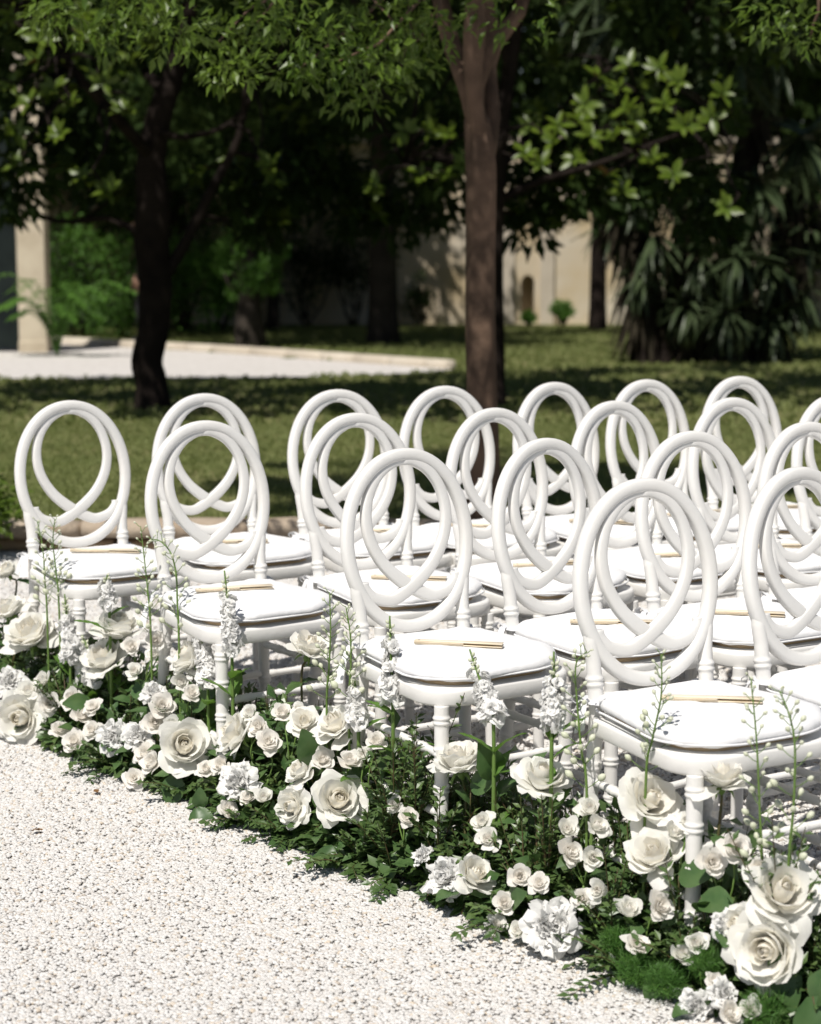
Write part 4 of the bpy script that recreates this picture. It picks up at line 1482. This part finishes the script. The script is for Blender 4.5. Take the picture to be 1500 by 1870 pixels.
def add_peony(u, v, wpx, tilt, az, desc, k=.48, c=-.025):
    p = on_bed(u, v, k, c)
    d = np.linalg.norm(p - np.array([0, 0, CAM_H]))
    size = wpx / F_PX * d / .098
    t, foot = flower_root('peony', desc + ', beside row ' + place_words(p), 'peony', p, 'white ruffled peonies in the border')
    ax = axis_rot(tilt, az)
    lp = Vector((p - foot).tolist()) - ax * (.022 * size)
    m = Matrix.Translation(lp) @ orient(ax, rng.uniform(0, 6.28)) @ Matrix.Diagonal((size, size, size, 1))
    set_m(link('bloom', PEONYB[int(rng.integers(0, 3))], t), m)
    for j in range(4):
        set_m(link('guard_petal', PEONYP[int(rng.integers(0, 4))], t), m @ Matrix.Rotation(j * 1.57 + rng.normal(0, .3), 4, 'Z') @ Matrix.Scale(.84, 4))
    P = spline([(0, 0, -.01), np.array(lp) * np.array([.4, .4, .5]), np.array(lp - ax * (.03 * size)), np.array(lp)], 12)
    MB().add(*sweep(P, .0035, 7)).build('stem', M['stem_dark'], t)
    for j in range(2):
        a = rng.uniform(0, 6.283)
        leaf_at(RLEAF[2], t, P[6 + j], (math.cos(a), math.sin(a), .2), s=1.1)
for a in (
    (20, 1243, 62, 50, 10, 'round white peony at the border end'),
    (205, 1345, 70, 70, -20, 'white peony with long drooping petals'),
    (252, 1342, 62, 45, 0, 'globe-shaped white peony among spray roses'),
    (282, 1262, 52, 30, 10, 'half-closed white peony ball'),
    (432, 1425, 80, 55, -15, 'ruffled white peony low over gravel'),
    (812, 1602, 84, 52, -25, 'full white peony spilling to gravel'),
    (770, 1560, 46, 40, -60, 'small white peony behind the full one'),
    (1012, 1690, 118, 55, 0, 'largest ruffled white peony drooping at gravel edge'),
    (1322, 1690, 62, 60, -40, 'white peony half buried in foliage'),
    (1268, 1838, 66, 70, -20, 'white peony bud ball lowest at gravel edge'),
    (1322, 1812, 58, 50, 20, 'narrow white peony above the lowest ball'),
    ):
    add_peony(*a)

def add_spray(blooms, desc, wpx=44, k=.50, c=-.02):
    ps = [on_bed(u, v, k, c) for u, v in blooms]
    p = np.mean(ps, 0)
    d = np.linalg.norm(p - np.array([0, 0, CAM_H]))
    t, foot = flower_root('spray_rose', desc + ', beside row ' + place_words(p), 'spray rose', p, 'clusters of small spray roses in the border')
    node = (p - foot) * np.array([.6, .6, .55])
    P = stem_path((0, 0, -.01), node, 10, .012)
    MB().add(*sweep(P, .0028, 6)).build('stem', M['stem'], t)
    for q in ps:
        s = wpx * rng.uniform(.9, 1.12) / F_PX * d / .086
        ax = axis_rot(rng.uniform(30, 70), rng.uniform(-50, 40))
        lp = Vector((q - foot).tolist()) - ax * (.02 * s)
        o = link('bloom', SPRAYB[int(rng.integers(0, 4))], t)
        set_m(o, Matrix.Translation(lp) @ orient(ax, rng.uniform(0, 6.28)) @ Matrix.Diagonal((s, s, s, 1)))
        Q = spline([node, (node + np.array(lp)) / 2 + rng.normal(0, .008, 3), np.array(lp - ax * .012), np.array(lp)], 9)
        MB().add(*sweep(Q, .0018, 6)).build('pedicel', M['stem'], t)
    for j in range(4):
        a = rng.uniform(0, 6.283)
        leaf_at(RLEAF[1], t, P[5 + j % 4], (math.cos(a), math.sin(a), rng.uniform(0, .4)), s=.75)
for bl, desc, wp in (
    ([(76, 1243), (52, 1262), (88, 1284)], 'three small white spray roses in tight cluster', 42),
    ([(297, 1288), (284, 1318), (316, 1326)], 'cluster of three creamy spray roses above open rose', 46),
    ([(262, 1374), (245, 1420), (276, 1392)], 'blush spray roses hanging down to the gravel', 42),
    ([(166, 1332), (168, 1290)], 'two small blush spray roses beside drooping peony', 36),
    ([(490, 1352)], 'single round spray rose on short stem', 46),
    ([(482, 1456), (452, 1456), (418, 1478)], 'small spray roses around the low ruffled peony', 36),
    ([(1036, 1514), (1092, 1508), (1043, 1556), (1084, 1566), (1078, 1476)], 'cluster of five blush spray roses before chair leg', 48),
    ([(1302, 1574), (1346, 1546)], 'pair of white spray roses in front of chair leg', 54),
    ([(922, 1648), (906, 1690), (946, 1700)], 'three spray roses beside the largest peony', 46),
    ([(1150, 1662), (1166, 1722), (1208, 1655)], 'blush spray roses to the right of largest peony', 52),
    ([(284, 1168), (240, 1180), (281, 1194), (245, 1225)], 'small pale spray roses high beside the chair leg', 32),
    ([(880, 1500), (892, 1532)], 'two white spray roses half covered by leaves', 46),
    ([(1388, 1582)], 'small blush spray rose behind the biggest rose', 42),
    ([(1308, 1792)], 'spray rose bud above the lowest peony', 36),
    ([(545, 1296), (515, 1300)], 'two small white spray roses behind stretcher', 34),
    ([(130, 1275), (150, 1306)], 'two creamy spray roses under the lawn-end stock spire', 40),
    ([(330, 1246), (352, 1264)], 'two white spray roses at foot of green-tipped stock', 38),
    ([(456, 1302), (470, 1326)], 'two white spray roses right of the swept-back rose', 38),
    ([(688, 1352), (664, 1378)], 'two white spray roses right of the stubby stock', 40),
    ([(590, 1386), (640, 1388)], 'pair of white spray roses above the round rose', 42),
    ([(950, 1600), (986, 1612)], 'pair of spray roses amid grey-green lentisk', 42),
    ([(1062, 1640), (1092, 1626)], 'pair of spray roses above the largest peony', 42),
    ([(1232, 1520), (1256, 1500)], 'pair of spray roses between the pointed rose and leg', 42),
    ([(1246, 1742), (1272, 1722)], 'pair of spray roses left of the big shaded rose', 46),
    ([(402, 1396), (376, 1402)], 'two cream spray roses beside the aisle-facing rose', 40),
    ([(110, 1330), (134, 1352)], 'two blush spray roses right of the face-down rose', 40),
    ([(720, 1470), (745, 1490)], 'two small spray roses in the dark lentisk', 36),
    ([(1335, 1850), (1370, 1845)], 'two blurred spray roses low at border end', 44),
    ):
    add_spray(bl, desc, wp)

# --- delphinium-like bud spikes and stock spires
def bud_mesh(kind):
    mb = MB()
    th = np.linspace(0, 1, 7)
    mb.add(*sweep(np.column_stack([0 * th, .016 * th - .0, 0 * th]), np.interp(th, [0, .25, .6, .9, 1], [.0012, .0048, .0058, .003, .0008]), 7), m=0)
    return mb.mesh('bud', M['bud'])
BUD = bud_mesh(0)
def floret_mesh(k):
    g = np.random.default_rng(2000 + k)
    mb = MB()
    for i in range(9):
        petal(.001, .019 * g.uniform(.8, 1.2), R(12 + 7 * i), R(45 + 9 * i + g.normal(0, 16)), R(95), i * 2.4 + g.normal(0, .3), g, 5, 5, .1, R(g.uniform(-20, 60)), mb)
    mb.V = [v + g.normal(0, .0012, v.shape) for v in mb.V]
    return mb.mesh('floret', M['petal_white'])
FLOR = [floret_mesh(k) for k in range(4)]

def local_m(p, d, s, spin=0.0):
    return Matrix.Translation(Vector(np.asarray(p).tolist())) @ orient(Vector(np.asarray(d).tolist()).normalized(), spin) @ Matrix.Diagonal((s, s, s, 1))

def add_spike(pts, desc, nb=30, r=.14, leafy=0):
    """pts: pixel polyline from low to tip, in the vertical plane at r inside the border"""
    W = [on_bed(u, v, 0.0, r) for u, v in pts]
    s, _ = sr(W[0])
    foot = bed(s, r)
    t = thing('delphinium', desc + ', beside row ' + place_words(W[0]), 'delphinium', tuple(foot), 0, 'white budding delphinium spikes in the border')
    P = spline([(0, 0, -.01)] + [q - foot for q in W], 34)
    MB().add(*sweep(P, np.linspace(.0034, .0012, 34), 7)).build('stem', M['stem'], t)
    T = norm(np.gradient(P, axis=0))
    start = next((i for i in range(34) if (P[i] + foot)[2] > (W[0])[2]), 8)
    for j in range(nb):
        f = j / (nb - 1)
        i = int(start + (33 - start) * f)
        a = j * 2.4 + rng.normal(0, .3)
        x = norm(np.cross(T[i], [.2, 1, .1]))
        y = np.cross(T[i], x)
        d = norm(x * math.cos(a) + y * math.sin(a) + T[i] * .55)
        ln = .034 * (1 - .75 * f) * rng.uniform(.7, 1.2) + .004
        e = P[i] + d * ln + np.array([0, 0, .004])
        mb = MB()
        mb.add(*sweep([P[i], (P[i] + e) / 2 - np.array([0, 0, .002]), e], .0009, 5))
        b = mb.build('pedicel', M['stem'], t)
        sz = (1.3 - .8 * f) * rng.uniform(.8, 1.15)
        o = link('bud', BUD, b)
        q = norm(d + np.array([0, 0, .25]))
        rt = rand_rot(q[None], np.array([[.1, .1, 1.0]]))[0] * sz
        m = Matrix.Identity(4)
        for aa in range(3):
            for bb in range(3):
                m[aa][bb] = rt[aa][bb]
            m[aa][3] = e[aa]
        o.matrix_local = m
for pts, desc in (
    ([(86, 1120), (82, 1060), (78, 1000), (68, 952)], 'leaning bud spike at border end, left of its twin'),
    ([(108, 1110), (103, 1050), (97, 990), (100, 948)], 'straight bud spike at border end, right of its twin'),
    ([(276, 1170), (272, 1100), (266, 1040), (257, 962)], 'slim straight bud spike before the chair post'),
    ([(327, 1170), (324, 1100), (322, 1050), (312, 1010), (292, 988), (274, 985)], 'green bud spike with bent-over tip'),
    ([(597, 1290), (601, 1220), (604, 1150), (602, 1082)], 'tall thin bud spike beside tall rose'),
    ([(638, 1290), (641, 1220), (640, 1160), (632, 1108)], 'bushy bud spike next to stock spires'),
    ([(1072, 1450), (1062, 1370), (1055, 1290), (1052, 1215), (1072, 1190)], 'bud spike with hooked tip before the chair seat'),
    ([(1180, 1425), (1192, 1350), (1208, 1270), (1208, 1194)], 'slanting bud spike shading the chair cushion'),
    ([(1392, 1600), (1388, 1480), (1382, 1350), (1372, 1240)], 'long bud spike with leafy green tip'),
    ([(1440, 1590), (1450, 1470), (1452, 1360), (1440, 1300), (1424, 1262)], 'long curved bud spike with drooping tip'),
    ):
    add_spike(pts, desc, r=.13)

def add_stock(pts, desc, nf=22, r=.13, dens=1.0, lush=5, droop=False):
    W = [on_bed(u, v, 0.0, r) for u, v in pts]
    s, _ = sr(W[0])
    foot = bed(s, r)
    t = thing('stock_flower', desc + ', beside row ' + place_words(W[0]), 'stock', tuple(foot), 0, 'white ruffled stock spires in the border')
    P = spline([(0, 0, -.01)] + [q - foot for q in W], 30)
    MB().add(*sweep(P, np.linspace(.005, .002, 30), 7)).build('stem', M['stem'], t)
    T = norm(np.gradient(P, axis=0))
    start = next((i for i in range(30) if (P[i] + foot)[2] > W[0][2]), 6)
    for j in range(nf):
        f = j / (nf - 1)
        i = int(start + (27 - start) * f)
        a = j * 2.4 + rng.normal(0, .3)
        x = norm(np.cross(T[i], [.2, 1, .1]))
        y = np.cross(T[i], x)
        d = norm(x * math.cos(a) + y * math.sin(a) + T[i] * .35)
        if f < .80:
            o = link('floret', FLOR[j % 4], t)
            o.matrix_local = local_m(P[i] + d * rng.uniform(.008, .017), d + rng.normal(0, .25, 3), rng.uniform(.8, 1.15) * (1.2 - .6 * f) * .88, rng.uniform(0, 6))
        else:
            o = link('bud', BUD, t)
            rt = rand_rot(norm(d + T[i] * .8)[None], np.array([[.1, .1, 1.0]]))[0] * .7
            m = Matrix.Identity(4)
            for aa in range(3):
                for bb in range(3):
                    m[aa][bb] = rt[aa][bb]
                m[aa][3] = (P[i] + d * .003)[aa]
            o.matrix_local = m
    for j in range(lush):
        a = rng.uniform(0, 6.283)
        i = max(3, int(start * rng.uniform(.45, .95)))
        leaf_at(LUSH[j % 3], t, P[i], (math.cos(a), math.sin(a), rng.uniform(.5, 1.3)), s=rng.uniform(.75, 1.05))
for pts, desc, nf in (
    ([(128, 1215), (126, 1170), (122, 1130), (118, 1085)], 'dense white stock spire beside the twin bud spikes', 26),
    ([(200, 1120), (196, 1095), (194, 1068), (196, 1050)], 'short stock spire with drooping green tip', 12),
    ([(424, 1205), (420, 1150), (416, 1100), (410, 1042)], 'tall stock spire with curling lush leaves', 22),
    ([(380, 1262), (376, 1215), (371, 1180), (366, 1148)], 'stock spire with green tip beside chair post', 22),
    ([(718, 1300), (716, 1240), (714, 1180), (712, 1125)], 'slender stock spire in front of the cushion corner', 20),
    ([(655, 1335), (652, 1300), (650, 1265), (648, 1240)], 'stubby dense stock spire behind loose rose', 20),
    ([(902, 1335), (892, 1290), (876, 1240), (858, 1186)], 'leaning stock spire before the seat edge', 22),
    ([(1008, 1345), (1010, 1300), (1012, 1250), (1012, 1190)], 'stock spire standing between two chairs', 24),
    ([(170, 1250), (165, 1200), (150, 1160)], 'loose stock florets behind half-open rose', 14),
    ):
    add_stock(pts, desc, int(nf * 2.0))

# --- foliage: pinnate sprigs
def sprig(base, tip, nleaf, lsize, mb_leaf, mb_stem, sag=.0, wid=.4):
    P = spline([base, (base + tip) / 2 + np.array([0, 0, sag]), tip], 8)
    if mb_stem is not None:
        mb_stem.add(*sweep(P, np.linspace(.0018, .0008, 8), 4, caps=False))
    T = norm(np.gradient(P, axis=0))
    pos, dirs, ups, szs = [], [], [], []
    for j in range(nleaf):
        f = .15 + .85 * j / nleaf
        i = min(7, int(f * 7.99))
        s = 1 if j % 2 else -1
        side = norm(np.cross(T[i], np.array([0, 0, 1.0]) + rng.normal(0, .25, 3))) * s
        d = norm(side + T[i] * .75 + rng.normal(0, .15, 3))
        q = P[0] + (P[-1] - P[0]) * 0
        k = f * 7
        i0 = int(min(6, math.floor(k)))
        pos.append(P[i0] + (P[i0 + 1] - P[i0]) * (k - i0))
        dirs.append(d)
        ups.append(norm(np.array([0, -.25, 1.0]) + rng.normal(0, .3, 3)))
        szs.append(lsize * rng.uniform(.7, 1.2))
    V, F = scatter(LEAF[0] * np.array([1.2, 1, 1.2]), LEAF[1], np.array(pos), rand_rot(np.array(dirs), np.array(ups)), np.array(szs))
    mb_leaf.add(V, F)

slen = float(np.linalg.norm(E1 - E0))
mbl, mbs = MB(), MB()
for _ in range(3300):
    s = rng.uniform(-.45, slen + .55)
    r = rng.uniform(.02, .27)
    edge = .02 * math.sin(s * 9) + .02 * math.sin(s * 23 + 1)
    a = rng.uniform(0, 6.283)
    hgt = rng.uniform(.25, 1.0) * min(.30, max(.03, r / .62))
    tip = bed(s, r, hgt)
    b = bed(s + rng.normal(0, .05), min(.24, r * .7 + .07), .008)
    b += np.array([math.cos(a), math.sin(a), 0]) * .02
    tip[2] = max(tip[2], .012)
    need = .62 * tip[2] + edge + .012
    if sr(tip)[1] < need:
        tip += EN3 * (need - sr(tip)[1])
    sprig(b, tip, int(rng.integers(9, 16)), rng.uniform(.022, .034), mbl, mbs, rng.uniform(0, .03))
o = mbl.build('foliage_bed', M['lentisk'], None, smooth=False)
tag(o, 'dense dark green leafy base of the flower border along the gravel', 'foliage', kind='stuff')
nb = 1500
ss, rr2 = rng.uniform(-.45, slen + .55, nb), rng.uniform(.03, .27, nb)
zz2 = rng.uniform(.25, 1.0, nb) * np.minimum(.30, rr2 / .66)
pp = np.array([bed(a_, b_, c_) for a_, b_, c_ in zip(ss, rr2, zz2)])
dd2 = norm(rng.normal(0, .6, (nb, 3)) - EN3 * .6 + np.array([0, 0, .15]))
V, F = scatter(LEAF[0] * np.array([1.35, 1, 1.3]), LEAF[1], pp, rand_rot(dd2, norm(rng.normal(0, .4, (nb, 3)) + np.array([0, -.3, 1.0]))), rng.uniform(.032, .058, nb))
V[:, 2] = np.maximum(V[:, 2], .008)
bl_ = MB().add(V, F).build('broad_leaf', M['ivy'], o)
bl_['kind'] = 'stuff'
tw = mbs.build('twig', M['stem_dark'], o)
tw['kind'] = 'stuff'

# single sprays of foliage that stand out of the border
for (u, v, k_, n, mname, desc) in (
    (760, 1340, .35, 9, 'lentisk', 'bushy lentisk branch rising in front of chair leg'),
    (720, 1400, .35, 8, 'lentisk', 'dark lentisk branch between round rose and chair leg'),
    (700, 1500, .5, 8, 'lentisk', 'lentisk branch spreading low right of the round rose'),
    (800, 1480, .5, 8, 'lentisk', 'lentisk branch at foot of the chair leg'),
    (500, 1540, .6, 7, 'lentisk', 'lentisk branch hanging over gravel below blush rose'),
    (640, 1560, .6, 8, 'lentisk', 'lentisk branch hanging over gravel below round rose'),
    (960, 1560, .5, 9, 'lentisk', 'grey-green lentisk branch left of the five spray roses'),
    (1000, 1480, .4, 8, 'lentisk', 'lentisk branch under the broad level rose'),
    (880, 1740, .6, 7, 'lentisk', 'lentisk branch lying out on gravel below the spray roses'),
    (1110, 1800, .6, 7, 'lentisk', 'thin lentisk branch trailing on gravel by the fern'),
    (1250, 1700, .5, 8, 'lentisk', 'lentisk branch between blush spray roses and big rose'),
    (1120, 1620, .5, 8, 'lentisk', 'lentisk branch with long leaflets under five spray roses'),
    (180, 1400, .6, 8, 'lentisk', 'lentisk branch over the gravel near the border end'),
    (320, 1440, .6, 7, 'lentisk', 'lentisk branch under the aisle-facing cream rose'),
    (120, 1240, .5, 7, 'lentisk', 'lentisk branch below the dense stock spire'),
    (590, 1650, .6, 6, 'lentisk', 'lentisk tip poking out furthest over the gravel'),
    (400, 1560, .6, 6, 'lentisk', 'lentisk tip lying on gravel below low ruffled peony'),
    (690, 1620, .6, 7, 'lentisk', 'lentisk branch above the gravel left of full peony'),
    (1430, 1530, .4, 7, 'lentisk', 'lentisk branch behind the biggest rose'),
    ):
    p = on_bed(u, v, k_)
    s, r = sr(p)
    foot = bed(s, min(.22, max(.08, r)))
    t = thing('foliage_branch', desc, 'foliage', tuple(foot), 0, 'leafy branches in the border')
    L1, S1 = MB(), MB()
    core = (p - foot)
    core[2] = max(core[2], .03)
    for j in range(n):
        dv = np.array([rng.normal(0, .055), rng.normal(0, .05), rng.normal(.01, .04)])
        tip = core + dv
        tip[2] = max(tip[2], .012)
        b = core * np.array([.35, .35, .35])
        b[2] = max(b[2], .008)
        sprig(b, tip, 15, .026, L1, S1, .012)
    S1.add(*sweep(spline([(0, 0, 0), core * .2 + [0, 0, .01], core * .36], 6), .0022, 5))
    L1.build('leaflet', M[mname], t, smooth=False)['kind'] = 'stuff'
    S1.build('twig', M['stem_dark'], t)

# broad ivy-like leaves
for (u, v, desc, s_, dx, dz) in (
    (320, 1415, 'broad ivy leaf hanging under cream rose', 1.0, -.1, -.8), (360, 1500, 'broad leaf resting on the gravel edge', 1.0, .3, -.6), (575, 1395, 'large dark leaf standing behind round rose', 1.15, -.2, .9), (905, 1420, 'long dark leaf beside flat wide rose', 1.1, -.3, .9), (860, 1440, 'dark leaf under the flat wide rose', .9, .6, .5), (1240, 1600, 'dark rose leaf right of folded rose', 1.0, .5, .3), (1280, 1640, 'broad dark leaf behind the hidden peony', 1.0, .3, .1), (1485, 1820, 'large grey-green heart leaf at border end', 1.5, .1, -.9), (1420, 1760, 'dark leaf crossing the big shaded rose', 1.0, .3, -.7), (165, 1285, 'blue-green leaf beside blush spray roses', .9, -.7, .2), (240, 1260, 'blue-green leaf left of the half-closed peony', .9, .8, .1), (350, 1290, 'fresh green leaf beneath stock spire', 1.1, .5, .5), (1205, 1780, 'pair of grey-green leaves above the fern', .8, -.3, -.8), (930, 1650, 'dark leaf behind three spray roses', .8, .2, .4), (610, 1545, 'blue-green leaf low under round rose', .9, -.4, -.7)):
    p = on_bed(u, v, .55)
    s, r = sr(p)
    foot = bed(s, min(.2, max(.07, r)))
    t = thing('ivy_sprig', desc, 'leaf', tuple(foot), 0, 'broad leaves in the border')
    core = p - foot
    core[2] = max(core[2], .03)
    MB().add(*sweep(stem_path((0, 0, 0), core, 8, .008), .0016, 5)).build('stem', M['stem_dark'], t)
    leaf_at(BIGLEAF[0], t, core, (dx, -.5, dz), (0, -.8, .6), s_)
    leaf_at(BIGLEAF[1], t, core * .85, (-dx + .3, -.2, abs(dz) * .6 + .2), (0, -.4, 1), s_ * .75)

# asparagus-fern tufts
for (u, v, rad, desc) in ((1160, 1812, .036, 'bright feathery fern tuft at the gravel edge'), (1215, 1825, .038, 'second feathery fern tuft beside the lowest peony'), (1130, 1720, .032, 'feathery fern tuft under the blush spray roses'), (1400, 1845, .042, 'feathery fern tuft under the grey-green heart leaf'), (1290, 1760, .034, 'feathery fern tuft below half-buried peony')):
    p = on_bed(u, v, .5)
    s, r = sr(p)
    foot = bed(s, max(.05, r))
    t = thing('fern_tuft', desc, 'fern', tuple(foot), 0, 'asparagus fern tufts in the border')
    core = p - foot
    core[2] = max(core[2], .05)
    n = 1100
    off = norm(rng.normal(0, 1, (n, 3))) * rng.random((n, 1)) ** .4 * rad
    off[:, 2] *= .8
    pos = core + off
    pos[:, 2] = np.maximum(pos[:, 2], .008)
    d = norm(off + rng.normal(0, .03, (n, 3)) + np.array([0, 0, .02]))
    ND = (np.array([(-.035, 0, 0), (.035, 0, 0), (0, 1, 0)]), [(0, 1, 2)])
    V, F = scatter(ND[0], ND[1], pos, rand_rot(d, norm(rng.normal(0, 1, (n, 3)))), rng.uniform(.014, .026, n))
    MB().add(V, F).build('frond', M['fern'], t, smooth=False)['kind'] = 'stuff'
    mb = MB()
    for j in range(9):
        mb.add(*sweep(stem_path((0, 0, 0), core + norm(rng.normal(0, 1, 3)) * rad * .7, 6, .006), .0011, 4))
    mb.build('stem', M['stem'], t)

# dry leaves lying on the aisle gravel
for (u, v, a, desc) in ((58, 1516, .4, 'curled brown dry leaf lying on the open gravel'), (178, 1446, 2.0, 'small orange dry leaf at the foot of the foliage')):
    p = on_ground(u, v, .016)
    t = thing('fallen_leaf', desc, 'leaf', (p[0], p[1], .012), a)
    me = leaf_broad(.026, .008, 'leaf_under', int(u))
    leaf_at(me, t, (0, 0, .002), (1, 0, .25), (0, .2, 1))
